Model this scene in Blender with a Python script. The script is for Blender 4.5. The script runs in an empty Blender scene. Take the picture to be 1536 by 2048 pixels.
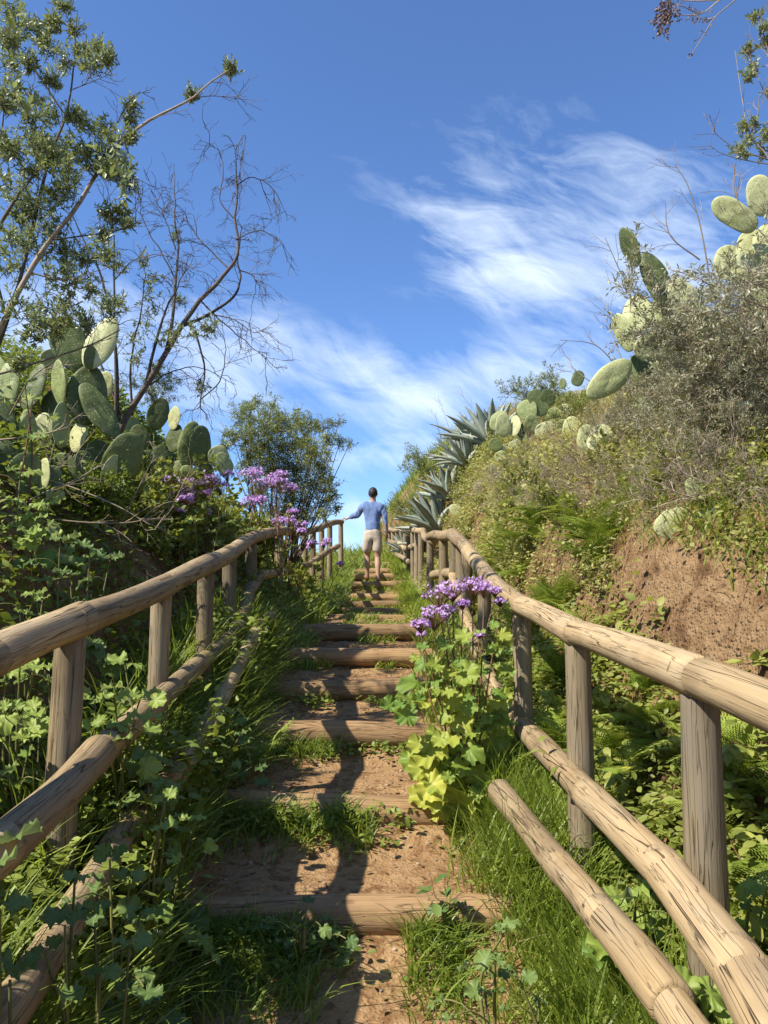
import bpy, math, random
import numpy as np
from mathutils import Vector, Matrix

R = math.radians
random.seed(7)
rng = np.random.default_rng(11)
scene = bpy.context.scene
col = scene.collection

# ------------------------------------------------------------------ camera, sky, sun, exposure
F, PITCH = 1540.0, 6.9                      # focal length in pixels of a 1536x2048 frame; eye at the origin
cd = bpy.data.cameras.new("camera")
cam = bpy.data.objects.new("camera", cd)
col.objects.link(cam)
cd.sensor_fit = 'VERTICAL'
cd.sensor_height = 24.0
cd.lens = 24.0 * F / 2048.0
cd.clip_start, cd.clip_end = 0.05, 2000.0
cam.rotation_euler = (R(90 + PITCH), 0, 0)
scene.camera = cam

SUN_AZ, SUN_EL = R(-120), R(47)
SUN = Vector((math.sin(SUN_AZ) * math.cos(SUN_EL), math.cos(SUN_AZ) * math.cos(SUN_EL), math.sin(SUN_EL)))
sl = bpy.data.lights.new("sun", 'SUN')
sl.energy, sl.angle, sl.color = 4.6, R(0.53), (1.0, 0.93, 0.82)
so = bpy.data.objects.new("sun", sl)
so.rotation_euler = SUN.to_track_quat('Z', 'Y').to_euler()
so.location = (-20, -10, 30)
col.objects.link(so)

scene.view_settings.view_transform = 'Standard'
scene.view_settings.look = 'None'
scene.view_settings.exposure = 0.86
scene.view_settings.gamma = 1.0
scene.cycles.max_bounces = 6
scene.cycles.transmission_bounces = 4
scene.cycles.transparent_max_bounces = 4
scene.cycles.caustics_reflective = scene.cycles.caustics_refractive = False


class NT:
    """tiny node-tree helper"""
    def __init__(s, tree):
        s.t, s.n, s.l = tree, tree.nodes, tree.links
        s.n.clear()

    def add(s, kind, props=None, **inp):
        nd = s.n.new(kind)
        for k, v in (props or {}).items():
            setattr(nd, k, v)
        for k, v in inp.items():
            key = int(k[1:]) if k[0] == '_' and k[1:].isdigit() else k.replace('_', ' ')
            s.put(nd.inputs[key], v)
        return nd

    def put(s, sock, v):
        if hasattr(v, 'is_output'):
            s.l.new(v, sock)
        else:
            sock.default_value = v

    def math(s, op, a, b=0.0, c=0.0):
        nd = s.n.new('ShaderNodeMath'); nd.operation = op
        for i, v in enumerate((a, b, c)):
            s.put(nd.inputs[i], v)
        return nd.outputs[0]

    def mix(s, fac, a, b, blend='MIX'):
        nd = s.n.new('ShaderNodeMix'); nd.data_type = 'RGBA'; nd.blend_type = blend
        s.put(nd.inputs[0], fac)
        for i, v in ((6, a), (7, b)):
            s.put(nd.inputs[i], v if hasattr(v, 'is_output') else (*v[:3], 1.0))
        return nd.outputs[2]

    def ramp(s, fac, *stops):
        nd = s.n.new('ShaderNodeValToRGB')
        e = nd.color_ramp.elements
        while len(e) < len(stops):
            e.new(0.5)
        for el, (p, c) in zip(e, stops):
            el.position = p
            el.color = (c, c, c, 1) if isinstance(c, (int, float)) else (*c, 1)
        s.put(nd.inputs[0], fac)
        return nd.outputs[0]

    def vmath(s, op, a, b=(0, 0, 0)):
        nd = s.n.new('ShaderNodeVectorMath'); nd.operation = op
        s.put(nd.inputs[0], a); s.put(nd.inputs[1], b)
        return nd.outputs[0]

    def noise(s, vec, scale, detail=4.0, rough=0.55, dist=0.0, lac=2.0):
        nd = s.n.new('ShaderNodeTexNoise')
        s.put(nd.inputs['Vector'], vec)
        for k, v in (('Scale', scale), ('Detail', detail), ('Roughness', rough), ('Distortion', dist), ('Lacunarity', lac)):
            s.put(nd.inputs[k], v)
        return nd.outputs[0]


def build_world():
    w = bpy.data.worlds.new("World")
    scene.world = w
    w.use_nodes = True
    t = NT(w.node_tree)
    out = t.add('ShaderNodeOutputWorld')
    sky = t.add('ShaderNodeTexSky', dict(sky_type='NISHITA', sun_disc=False, sun_elevation=SUN_EL,
                                          sun_rotation=SUN_AZ, altitude=600.0, air_density=1.0,
                                          dust_density=0.25, ozone_density=2.6))
    tc = t.add('ShaderNodeTexCoord')
    sp = t.add('ShaderNodeSeparateXYZ', _0=tc.outputs['Generated'])
    dx, dy, dz = sp.outputs
    ay = t.math('MAXIMUM', t.math('ABSOLUTE', dy), 0.08)
    u = t.math('DIVIDE', dx, ay)
    v = t.math('DIVIDE', dz, ay)
    uv = t.add('ShaderNodeCombineXYZ', _0=u, _1=v, _2=0.0).outputs[0]
    # fibrous cirrus: noise warped and stretched along drifting streaks
    warp = t.add('ShaderNodeTexNoise', Vector=uv, Scale=2.6, Detail=3.0)
    wv = t.vmath('MULTIPLY', t.vmath('SUBTRACT', warp.outputs['Color'], (0.5, 0.5, 0.5)), (0.16, 0.16, 0))
    uvw = t.vmath('ADD', uv, wv)
    r1 = t.add('ShaderNodeMapping', Vector=uvw, Rotation=(0, 0, R(15)))
    m1 = t.add('ShaderNodeMapping', Vector=r1.outputs[0], Scale=(3.0, 9.0, 1.0))
    n1 = t.noise(m1.outputs[0], 1.9, 7.0, 0.64, 0.5)
    r2 = t.add('ShaderNodeMapping', Vector=uvw, Rotation=(0, 0, R(40)))
    m2 = t.add('ShaderNodeMapping', Vector=r2.outputs[0], Scale=(4.0, 14.0, 1.0), Location=(3.1, 1.7, 0))
    n2 = t.noise(m2.outputs[0], 1.5, 6.0, 0.62, 0.4)
    fib = t.math('ADD', t.math('MULTIPLY', n1, 0.62), t.math('MULTIPLY', n2, 0.38))

    def blob(cu, cv, su, sv, rot=0.0):
        a = t.math('SUBTRACT', u, cu); b = t.math('SUBTRACT', v, cv)
        c, s_ = math.cos(R(rot)), math.sin(R(rot))
        p = t.math('DIVIDE', t.math('ADD', t.math('MULTIPLY', a, c), t.math('MULTIPLY', b, s_)), su)
        q = t.math('DIVIDE', t.math('SUBTRACT', t.math('MULTIPLY', b, c), t.math('MULTIPLY', a, s_)), sv)
        r2 = t.math('ADD', t.math('MULTIPLY', p, p), t.math('MULTIPLY', q, q))
        return t.math('POWER', 2.718, t.math('MULTIPLY', r2, -1.0))
    tot = None
    for g, k in CLOUDS:
        b = t.math('MULTIPLY', blob(*g), k)
        tot = b if tot is None else t.math('ADD', tot, b)
    amt = t.math('ADD', t.math('MULTIPLY', tot, 0.56), t.math('MULTIPLY', t.math('SUBTRACT', fib, 0.5), 2.6))
    dens = t.ramp(t.math('MULTIPLY', amt, t.math('MINIMUM', t.math('MULTIPLY', tot, 2.0), 1.0)), (0.06, 0.0), (0.34, 0.26), (1.0, 1.0))
    tint = t.mix(1.0, sky.outputs[0], SKY_TINT, 'MULTIPLY')
    mixed = t.mix(t.math('MULTIPLY', dens, 0.9), tint, CLOUD_COL)
    bg = t.add('ShaderNodeBackground', Color=mixed, Strength=0.083)
    t.l.new(bg.outputs[0], out.inputs[0])


SKY_TINT = (0.92, 1.15, 1.48)
CLOUD_COL = (6.9, 7.9, 9.2)
CLOUDS = [((-0.06, 0.315, 0.24, 0.055, -16), 0.62), ((0.05, 0.265, 0.07, 0.04, 20), 0.55), ((-0.20, 0.30, 0.08, 0.09, 0), 0.6),
          ((0.18, 0.53, 0.24, 0.09, -25), 0.31), ((0.22, 0.44, 0.17, 0.05, 0), 0.46), ((0.36, 0.47, 0.16, 0.10, 0), 0.5),
          ((-0.50, 0.33, 0.20, 0.11, 0), 1.25), ((-0.04, 0.10, 0.07, 0.045, 0), 0.8), ((0.05, 0.20, 0.16, 0.025, 5), 0.62),
          ((0.26, 0.31, 0.16, 0.05, -10), 0.55), ((0.33, 0.60, 0.22, 0.10, -15), 0.36), ((0.14, 0.47, 0.14, 0.05, -35), 0.5), ((0.10, 0.30, 0.14, 0.04, 0), 0.5)]
build_world()

# ------------------------------------------------------------------ pixel rays (for reading positions off the photo)
_c, _s = math.cos(R(PITCH)), math.sin(R(PITCH))


def ray(px, py):
    X, Y = (px - 768.0) / F, (1024.0 - py) / F
    return X, _c - _s * Y, _s + _c * Y


def at(px, py, d):
    X, y, z = ray(px, py)
    k = d / y
    return Vector((X * k, d, z * k))


def px_m(d):                                # metres that one pixel spans at depth d
    return d / F


# ------------------------------------------------------------------ numpy noise
def _h(i, j, k):
    n = (i * 374761393 + j * 668265263 + k * 1274126177) & 0x7fffffff
    n = ((n ^ (n >> 13)) * 1274126177) & 0x7fffffff
    n = ((n ^ (n >> 16)) * 668265263) & 0x7fffffff
    return (n & 0xffff) / 65535.0


def vnoise(x, y, z=0.0):
    x, y, z = np.broadcast_arrays(np.asarray(x, float), np.asarray(y, float), np.asarray(z, float))
    i, j, k = np.floor(x).astype(np.int64), np.floor(y).astype(np.int64), np.floor(z).astype(np.int64)
    f, g, h = x - i, y - j, z - k
    f, g, h = f * f * (3 - 2 * f), g * g * (3 - 2 * g), h * h * (3 - 2 * h)
    r = 0
    for a in (0, 1):
        for b in (0, 1):
            for c in (0, 1):
                r = r + _h(i + a, j + b, k + c) * (f if a else 1 - f) * (g if b else 1 - g) * (h if c else 1 - h)
    return r


def fbm(x, y, z=0.0, o=4):
    r, a = 0.0, 0.5
    for n in range(o):
        r = r + a * (vnoise(np.asarray(x) * 2 ** n + 17 * n, np.asarray(y) * 2 ** n - 9 * n, np.asarray(z) * 2 ** n) - 0.5)
        a *= 0.5
    return r


def sstep(a, b, x):
    t = np.clip((np.asarray(x, float) - a) / (b - a), 0, 1)
    return t * t * (3 - 2 * t)


# ------------------------------------------------------------------ mesh building
class MB:
    """collects pieces (verts, faces, tint, log coordinates); build() links them as ONE mesh object"""
    def __init__(s):
        s.V, s.Fs, s.T, s.L, s.n = [], [], [], [], 0

    def add(s, V, Fl, tint=0.5, lc=None):
        V = np.asarray(V, float).reshape(-1, 3)
        for f in (Fl if isinstance(Fl, list) else [Fl]):
            s.Fs.append(np.asarray(f, np.int64) + s.n)
        s.V.append(V)
        t = np.asarray(tint, float)
        s.T.append(np.full(len(V), float(t)) if t.ndim == 0 else t)
        s.L.append(V if lc is None else lc)
        s.n += len(V)
        return s

    def inst(s, tmpl, M, P, tint=None):
        """copies of a template at P with matrices M (columns = axes)"""
        V, Fl = tmpl
        k, n = len(P), len(V)
        if k == 0:
            return s
        W = np.einsum('kij,nj->kni', M, V) + np.asarray(P)[:, None, :]
        out = []
        for f in (Fl if isinstance(Fl, list) else [Fl]):
            f = np.asarray(f, np.int64)
            out.append((f[None] + (np.arange(k) * n)[:, None, None]).reshape(-1, f.shape[1]))
        tint = rng.random(k) if tint is None else np.asarray(tint, float)
        if tint.ndim == 0:
            tint = np.full(k, float(tint))
        return s.add(W.reshape(-1, 3), out, np.repeat(tint, n))

    def mesh(s, name, smooth=True):
        me = bpy.data.meshes.new(name)
        V = np.concatenate(s.V)
        tot = np.concatenate([np.full(len(f), f.shape[1]) for f in s.Fs])
        idx = np.concatenate([f.ravel() for f in s.Fs])
        me.vertices.add(len(V)); me.vertices.foreach_set('co', V.astype(np.float32).ravel())
        me.loops.add(len(idx)); me.loops.foreach_set('vertex_index', idx.astype(np.int32))
        st = np.concatenate([[0], np.cumsum(tot)[:-1]])
        me.polygons.add(len(tot))
        me.polygons.foreach_set('loop_start', st.astype(np.int32))
        me.polygons.foreach_set('loop_total', tot.astype(np.int32))
        me.polygons.foreach_set('use_smooth', np.full(len(tot), smooth))
        a = me.attributes.new('tint', 'FLOAT', 'POINT')
        a.data.foreach_set('value', np.concatenate(s.T).astype(np.float32))
        a = me.attributes.new('lc', 'FLOAT_VECTOR', 'POINT')
        a.data.foreach_set('vector', np.concatenate(s.L).astype(np.float32).ravel())
        me.update(calc_edges=True)
        return me

    def build(s, name, mat, parent=None, smooth=True):
        return link(name, s.mesh(name, smooth), mat, parent)


def link(name, me, mat, parent=None):
    if mat is not None and not me.materials:
        me.materials.append(mat)
    o = bpy.data.objects.new(name, me)
    col.objects.link(o)
    if parent is not None:
        o.parent = parent
        o.matrix_parent_inverse = Matrix.Identity(4)
        o.location = -Vector(parent.location) if parent.get('_world') else (0, 0, 0)
    return o


def tag(o, label=None, cat=None, group=None, kind=None):
    for k, v in (('label', label), ('category', cat), ('group', group), ('kind', kind)):
        if v:
            o[k] = v
    return o


def empty(name, loc, label, cat, group=None, world=False):
    """a thing: an Empty at its base. world=True: its parts are given in world coordinates"""
    o = bpy.data.objects.new(name, None)
    o.empty_display_size = 0.1
    col.objects.link(o)
    o.location = loc
    if world:
        o['_world'] = 1
    return tag(o, label, cat, group)


def dup(root, loc, rz=0.0, sc=1.0, label=None, rx=0.0, ry=0.0):
    r = root.copy(); col.objects.link(r)
    r.location, r.rotation_euler, r.scale = loc, (rx, ry, rz), (sc, sc, sc)
    if label:
        r['label'] = label
    for ch in root.children:
        c = ch.copy(); col.objects.link(c); c.parent = r
        for g in ch.children:
            d = g.copy(); col.objects.link(d); d.parent = c
    return r


def frames(pts):
    pts = np.asarray(pts, float)
    t = np.gradient(pts, axis=0)
    t /= np.linalg.norm(t, axis=1)[:, None] + 1e-12
    ref = np.array([0, 0, 1.0]) if abs(t[0, 2]) < 0.9 else np.array([1.0, 0, 0])
    n = np.cross(ref, t[0]); n /= np.linalg.norm(n)
    N = [n]
    for i in range(1, len(pts)):
        n = N[-1] - t[i] * np.dot(N[-1], t[i])
        n /= np.linalg.norm(n) + 1e-12
        N.append(n)
    N = np.array(N)
    return t, N, np.cross(t, N)


def tube(mb, pts, rad, sides=5, cap=False, tint=0.5, seed=0.0, rough=0.0):
    pts = np.asarray(pts, float)
    m = len(pts)
    rad = np.broadcast_to(np.asarray(rad, float), (m,))
    t, N, B = frames(pts)
    a = np.linspace(0, 2 * np.pi, sides, endpoint=False)
    L = np.concatenate([[0], np.cumsum(np.linalg.norm(np.diff(pts, axis=0), axis=1))])
    rr = np.repeat(rad[:, None], sides, 1)
    if rough:
        rr = rr * (1 + rough * 2 * fbm(np.cos(a)[None] * 1.3 + seed, np.sin(a)[None] * 1.3, L[:, None] * 2.2 + seed, 3))
    ca, sa = np.cos(a)[None, :, None], np.sin(a)[None, :, None]
    V = pts[:, None] + rr[:, :, None] * (ca * N[:, None] + sa * B[:, None])
    lc = np.stack([rr * np.cos(a)[None] + seed * 3.7, rr * np.sin(a)[None] - seed * 1.9, np.repeat(L[:, None] + seed * 11.3, sides, 1)], -1)
    i = np.arange(m - 1)[:, None] * sides
    j = np.arange(sides)[None]
    k = (j + 1) % sides
    Fq = np.stack([i + j, i + k, i + sides + k, i + sides + j], -1).reshape(-1, 4)
    V, lc = V.reshape(-1, 3), lc.reshape(-1, 3)
    Fl = [Fq]
    if cap:
        n0 = len(V)
        for e, base in ((0, 0), (m - 1, (m - 1) * sides)):
            ring = V[base:base + sides]
            ctr = pts[e]
            off = -t[0] * 0.006 if e == 0 else t[-1] * 0.006
            inner = ctr + (ring - ctr) * 0.86 + off
            lr = lc[base:base + sides]
            V = np.concatenate([V, inner, (ctr + off)[None]])
            lc = np.concatenate([lc, lr, lr.mean(0)[None]])
            jj = np.arange(sides); kk = (jj + 1) % sides
            q = np.stack([base + jj, n0 + jj, n0 + kk, base + kk], -1)
            tr = np.stack([n0 + jj, np.full(sides, n0 + sides), n0 + kk], -1)
            if e == 0:
                q, tr = q[:, ::-1], tr[:, ::-1]
                q, tr = q[:, ::-1], tr[:, ::-1]
            else:
                q, tr = q[:, ::-1], tr[:, ::-1]
            Fl += [q, tr]
            n0 = len(V)
    mb.add(V, Fl, tint, lc)
    return V


def smooth_path(pts, n):
    """Catmull-Rom through control points"""
    P = np.asarray([tuple(p) for p in pts], float)
    if len(P) < 3:
        s = np.linspace(0, 1, n)[:, None]
        return P[0] * (1 - s) + P[-1] * s
    Q = np.concatenate([[2 * P[0] - P[1]], P, [2 * P[-1] - P[-2]]])
    u = np.linspace(0, len(P) - 1 - 1e-9, n)
    i = u.astype(int); f = (u - i)[:, None]
    a, b, c, d = Q[i], Q[i + 1], Q[i + 2], Q[i + 3]
    return 0.5 * (2 * b + (c - a) * f + (2 * a - 5 * b + 4 * c - d) * f ** 2 + (3 * b - a - 3 * c + d) * f ** 3)


def axes(D, Nrm):
    """matrices with columns (side, along D, normal) for leaf templates lying in x,y with normal z"""
    D = np.asarray(D, float); D = D / (np.linalg.norm(D, axis=1)[:, None] + 1e-12)
    Nrm = np.asarray(Nrm, float)
    S = np.cross(D, Nrm); S /= np.linalg.norm(S, axis=1)[:, None] + 1e-9
    Z = np.cross(S, D)
    return np.stack([S, D, Z], -1)


def rdir(k):
    v = rng.normal(size=(k, 3))
    return v / np.linalg.norm(v, axis=1)[:, None]
# ------------------------------------------------------------------ materials
def material(name):
    m = bpy.data.materials.new(name)
    m.use_nodes = True
    return m, NT(m.node_tree)


def finish(t, shader, disp=None):
    out = t.add('ShaderNodeOutputMaterial')
    t.l.new(shader, out.inputs[0])


def bump(t, h, strength=0.5, dist=0.01):
    return t.add('ShaderNodeBump', Strength=strength, Distance=dist, Height=h).outputs[0]


def attr(t, name):
    return t.add('ShaderNodeAttribute', dict(attribute_name=name))


def leaf_mat(name, c1, c2, trans=0.3, rough=0.45, vein=False, back=None, spec=0.35, tcol=None):
    m, t = material(name)
    ti = attr(t, 'tint').outputs['Fac']
    oi = t.add('ShaderNodeObjectInfo')
    co = t.add('ShaderNodeTexCoord').outputs['Object']
    n = t.noise(co, 9.0, 3.0)
    f = t.math('ADD', ti, t.math('MULTIPLY', t.math('SUBTRACT', n, 0.5), 0.5))
    f = t.math('ADD', f, t.math('MULTIPLY', t.math('SUBTRACT', oi.outputs['Random'], 0.5), 0.25))
    c = t.mix(t.ramp(f, (0.05, 0.0), (0.95, 1.0)), c1, c2)
    if back:
        g = t.add('ShaderNodeNewGeometry').outputs['Backfacing']
        c = t.mix(g, c, back)
    nor = None
    if vein:
        nor = bump(t, t.noise(co, 55.0, 3.0, 0.6), 0.35, 0.004)
    p = t.add('ShaderNodeBsdfPrincipled', Base_Color=c, Roughness=rough, Specular_IOR_Level=spec)
    tr = t.add('ShaderNodeBsdfTranslucent', Color=t.mix(0.5, c, tcol or (c2[0] * 1.5, c2[1] * 1.5, c2[2] * 0.7)))
    if nor:
        t.l.new(nor, p.inputs['Normal'])
    mx = t.add('ShaderNodeMixShader', _0=trans)
    t.l.new(p.outputs[0], mx.inputs[1]); t.l.new(tr.outputs[0], mx.inputs[2])
    finish(t, mx.outputs[0])
    return m


def wood_mat(name, light, dark, crack=1.0, grey=(0.27, 0.245, 0.21), grey_amt=0.5):
    m, t = material(name)
    lc = attr(t, 'lc').outputs['Vector']
    fib = t.noise(t.add('ShaderNodeMapping', Vector=lc, Scale=(95, 95, 3.0)).outputs[0], 1.0, 5.0, 0.65)
    big = t.noise(t.add('ShaderNodeMapping', Vector=lc, Scale=(14, 14, 2.2)).outputs[0], 1.0, 4.0, 0.6)
    def hair(scale, thr, off):
        n = t.noise(t.add('ShaderNodeMapping', Vector=lc, Scale=scale, Location=(off, off * .7, off * 1.3)).outputs[0], 1.0, 2.0, 0.5)
        return t.ramp(t.math('ABSOLUTE', t.math('SUBTRACT', n, 0.5)), (0.0, 1.0), (thr * .45, 0.8), (thr, 0.0))
    msk = t.ramp(t.noise(t.add('ShaderNodeMapping', Vector=lc, Scale=(16, 16, 4.0)).outputs[0], 1.0, 2.0), (0.42, 0.0), (0.56, 1.0))
    c1 = t.math('MULTIPLY', hair((26, 26, 1.1), 0.010, 0.0), msk)
    c2 = hair((60, 60, 2.2), 0.012, 4.0)
    cr = t.math('MULTIPLY', t.math('MAXIMUM', c1, t.math('MULTIPLY', c2, 0.42)), crack)
    # knots
    kn = t.add('ShaderNodeTexVoronoi', dict(feature='F1'), Vector=t.add('ShaderNodeMapping', Vector=lc, Scale=(9, 9, 4.0)).outputs[0], Scale=1.0, Randomness=1.0)
    knot = t.ramp(kn.outputs['Distance'], (0.0, 1.0), (0.07, 0.75), (0.13, 0.0))
    c = t.mix(t.ramp(fib, (0.3, 0.0), (0.72, 1.0)), dark, light)
    c = t.mix(t.math('MULTIPLY', t.ramp(big, (0.35, 0.0), (0.68, 1.0)), grey_amt), c, grey)
    c = t.mix(t.math('MULTIPLY', knot, 0.65), c, (0.10, 0.055, 0.03))
    rnd = t.math('ADD', t.math('MULTIPLY', t.add('ShaderNodeObjectInfo').outputs['Random'], 0.42), 0.74)
    wet = t.ramp(t.noise(lc, 3.2, 4.0, 0.6), (0.52, 0.0), (0.68, 1.0))
    c = t.mix(t.math('MULTIPLY', wet, 0.45), c, (dark[0] * .55, dark[1] * .55, dark[2] * .6))
    c = t.mix(1.0, c, t.add('ShaderNodeCombineXYZ', _0=rnd, _1=rnd, _2=rnd).outputs[0], 'MULTIPLY')
    c = t.mix(cr, c, (0.06, 0.042, 0.028))
    h = t.math('SUBTRACT', t.math('MULTIPLY', fib, 0.25), t.math('MULTIPLY', cr, 1.0))
    h = t.math('ADD', h, t.math('MULTIPLY', big, 0.5))
    p = t.add('ShaderNodeBsdfPrincipled', Base_Color=c, Roughness=0.82, Specular_IOR_Level=0.2, Normal=bump(t, h, 1.0, 0.007))
    finish(t, p.outputs[0])
    return m


def soil_mat(name, c1, c2, c3, grain=1.0):
    m, t = material(name)
    co = t.add('ShaderNodeTexCoord').outputs['Object']
    n1 = t.noise(co, 1.6, 6.0, 0.6)
    n2 = t.noise(co, 22.0, 6.0, 0.7)
    vo = t.add('ShaderNodeTexVoronoi', dict(feature='F1'), Vector=co, Scale=70.0)
    vo3 = t.add('ShaderNodeTexVoronoi', dict(feature='F1'), Vector=t.vmath('ADD', co, (3.3, 1.1, 0.7)), Scale=26.0)
    peb = t.ramp(vo.outputs['Distance'], (0.0, 1.0), (0.5, 0.0))
    peb3 = t.ramp(vo3.outputs['Distance'], (0.12, 1.0), (0.3, 0.0))
    c = t.mix(t.ramp(n1, (0.35, 0.0), (0.65, 1.0)), c1, c2)
    c = t.mix(t.ramp(n2, (0.40, 0.0), (0.75, 1.0)), c, c3)
    c = t.mix(t.math('MULTIPLY', peb3, 0.35), c, (c3[0] * 1.15, c3[1] * 1.15, c3[2] * 1.2))
    n3 = t.noise(co, 8.0 / grain, 5.0, 0.65, 0.6)
    c = t.mix(t.ramp(n3, (0.50, 0.0), (0.62, 1.0)), c, (c1[0] * .72, c1[1] * .68, c1[2] * .66))
    h = t.math('ADD', t.math('MULTIPLY', n2, 1.0), t.math('ADD', t.math('MULTIPLY', peb, 0.35), t.math('ADD', t.math('MULTIPLY', peb3, 0.5), t.math('MULTIPLY', n3, 1.0 * grain))))
    p = t.add('ShaderNodeBsdfPrincipled', Base_Color=c, Roughness=0.95, Specular_IOR_Level=0.1, Normal=bump(t, h, 0.9, 0.02 * grain))
    finish(t, p.outputs[0])
    return m


def plain(name, c1, c2=None, rough=0.8, sc=30.0, b=0.3, spec=0.3, stretch=(1, 1, 1)):
    m, t = material(name)
    co = t.add('ShaderNodeMapping', Vector=t.add('ShaderNodeTexCoord').outputs['Object'], Scale=stretch).outputs[0]
    n = t.noise(co, sc, 5.0, 0.6)
    ti = attr(t, 'tint').outputs['Fac']
    f = t.math('ADD', t.math('MULTIPLY', n, 0.7), t.math('MULTIPLY', t.math('SUBTRACT', ti, 0.5), 0.5))
    c = t.mix(t.ramp(f, (0.2, 0.0), (0.65, 1.0)), c1, c2 or c1)
    p = t.add('ShaderNodeBsdfPrincipled', Base_Color=c, Roughness=rough, Specular_IOR_Level=spec, Normal=bump(t, n, b, 0.01))
    finish(t, p.outputs[0])
    return m


def cactus_mat(name, c1, c2):
    m, t = material(name)
    lc = attr(t, 'lc').outputs['Vector']
    oi = t.add('ShaderNodeObjectInfo').outputs['Random']
    n = t.noise(lc, 14.0, 5.0, 0.6)
    f = t.math('ADD', n, t.math('MULTIPLY', t.math('SUBTRACT', oi, 0.5), 0.45))
    c = t.mix(t.ramp(f, (0.25, 0.0), (0.75, 1.0)), c1, c2)
    vo = t.add('ShaderNodeTexVoronoi', dict(feature='F1'), Vector=t.add('ShaderNodeMapping', Vector=lc, Scale=(1, 1, 0.0)).outputs[0], Scale=52.0, Randomness=0.35)
    are = t.ramp(vo.outputs['Distance'], (0.0, 1.0), (0.15, 0.9), (0.24, 0.0))
    c = t.mix(t.math('MULTIPLY', are, 0.45), c, (0.45, 0.42, 0.24))
    sc = t.ramp(t.noise(lc, 5.0, 5.0, 0.7), (0.58, 0.0), (0.68, 1.0))
    c = t.mix(t.math('MULTIPLY', sc, 0.6), c, (0.36, 0.31, 0.20))
    h = t.math('ADD', are, t.math('MULTIPLY', n, 0.8))
    p = t.add('ShaderNodeBsdfPrincipled', Base_Color=c, Roughness=0.55, Specular_IOR_Level=0.35, Normal=bump(t, h, 0.6, 0.006))
    finish(t, p.outputs[0])
    return m


M = {}
M['log'] = wood_mat('weathered_log', (0.46, 0.335, 0.175), (0.30, 0.205, 0.10), 0.85, (0.33, 0.275, 0.19), 0.5)
M['post'] = wood_mat('weathered_post', (0.38, 0.295, 0.165), (0.21, 0.155, 0.085), 0.8, (0.23, 0.205, 0.16), 0.6)
M['step'] = wood_mat('step_log', (0.42, 0.27, 0.13), (0.26, 0.15, 0.065), 0.8, (0.28, 0.20, 0.12), 0.4)
M['dirt'] = soil_mat('trodden_dirt', (0.24, 0.135, 0.06), (0.33, 0.205, 0.095), (0.38, 0.25, 0.13), 0.6)
M['earth'] = soil_mat('bank_earth', (0.19, 0.11, 0.052), (0.28, 0.175, 0.085), (0.35, 0.235, 0.125), 1.6)
M['wild'] = leaf_mat('bank_weed_leaves', (0.15, 0.17, 0.04), (0.42, 0.41, 0.14), 0.36, 0.55)
M['grass'] = leaf_mat('grass_blades', (0.085, 0.15, 0.018), (0.29, 0.36, 0.06), 0.40, 0.45)
M['straw'] = leaf_mat('dry_grass', (0.24, 0.19, 0.09), (0.40, 0.33, 0.18), 0.25, 0.7)
M['weed'] = leaf_mat('weed_leaves', (0.11, 0.155, 0.025), (0.37, 0.39, 0.09), 0.36, 0.5)
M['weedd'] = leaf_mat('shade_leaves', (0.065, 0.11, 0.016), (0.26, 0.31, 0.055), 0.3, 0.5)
M['fern'] = leaf_mat('fern_fronds', (0.12, 0.19, 0.022), (0.33, 0.40, 0.07), 0.3, 0.5)
M['big'] = leaf_mat('broad_leaves', (0.13, 0.22, 0.04), (0.31, 0.39, 0.08), 0.33, 0.5, True, (0.30, 0.36, 0.22))
M['lime'] = leaf_mat('yellow_leaves', (0.14, 0.24, 0.04), (0.46, 0.46, 0.07), 0.33, 0.5, True, (0.42, 0.46, 0.24))
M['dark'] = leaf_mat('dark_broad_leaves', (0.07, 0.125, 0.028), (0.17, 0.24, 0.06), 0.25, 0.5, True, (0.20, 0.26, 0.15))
M['olive'] = leaf_mat('grey_green_leaves', (0.09, 0.125, 0.035), (0.34, 0.38, 0.17), 0.28, 0.4, spec=0.5)
M['sage'] = leaf_mat('sage_leaves', (0.20, 0.20, 0.11), (0.42, 0.41, 0.27), 0.2, 0.6)
M['bush'] = leaf_mat('bush_leaves', (0.09, 0.125, 0.024), (0.32, 0.35, 0.09), 0.25, 0.5)
M['petal'] = leaf_mat('violet_petals', (0.45, 0.21, 0.56), (0.74, 0.54, 0.80), 0.3, 0.6, tcol=(0.6, 0.3, 0.75))
M['agave'] = leaf_mat('agave_leaves', (0.15, 0.185, 0.135), (0.38, 0.41, 0.32), 0.05, 0.45, spec=0.5)
M['twig'] = plain('grey_twigs', (0.21, 0.155, 0.105), (0.45, 0.37, 0.27), 0.85)
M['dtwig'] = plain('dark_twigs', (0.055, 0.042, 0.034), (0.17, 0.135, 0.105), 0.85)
M['stem'] = plain('green_stems', (0.11, 0.12, 0.035), (0.20, 0.19, 0.06), 0.6)
M['rstem'] = plain('red_stems', (0.13, 0.06, 0.03), (0.22, 0.13, 0.06), 0.6)
M['cactus'] = cactus_mat('cactus_skin', (0.15, 0.19, 0.05), (0.32, 0.36, 0.14))
M['cactusp'] = cactus_mat('pale_cactus_skin', (0.34, 0.37, 0.15), (0.50, 0.50, 0.25))
M['cactusd'] = cactus_mat('dark_shaded_cactus_skin', (0.06, 0.085, 0.022), (0.13, 0.16, 0.048))  # dark green skin, lowered further to stand in for tree shade on left pads
M['litter'] = leaf_mat('dead_leaves', (0.12, 0.07, 0.03), (0.33, 0.22, 0.10), 0.1, 0.8)
M['pebble'] = plain('pebble_stone', (0.20, 0.14, 0.09), (0.44, 0.34, 0.24), 0.9)
M['seed'] = plain('dry_seed_heads', (0.16, 0.10, 0.09), (0.36, 0.28, 0.26), 0.8)
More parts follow.
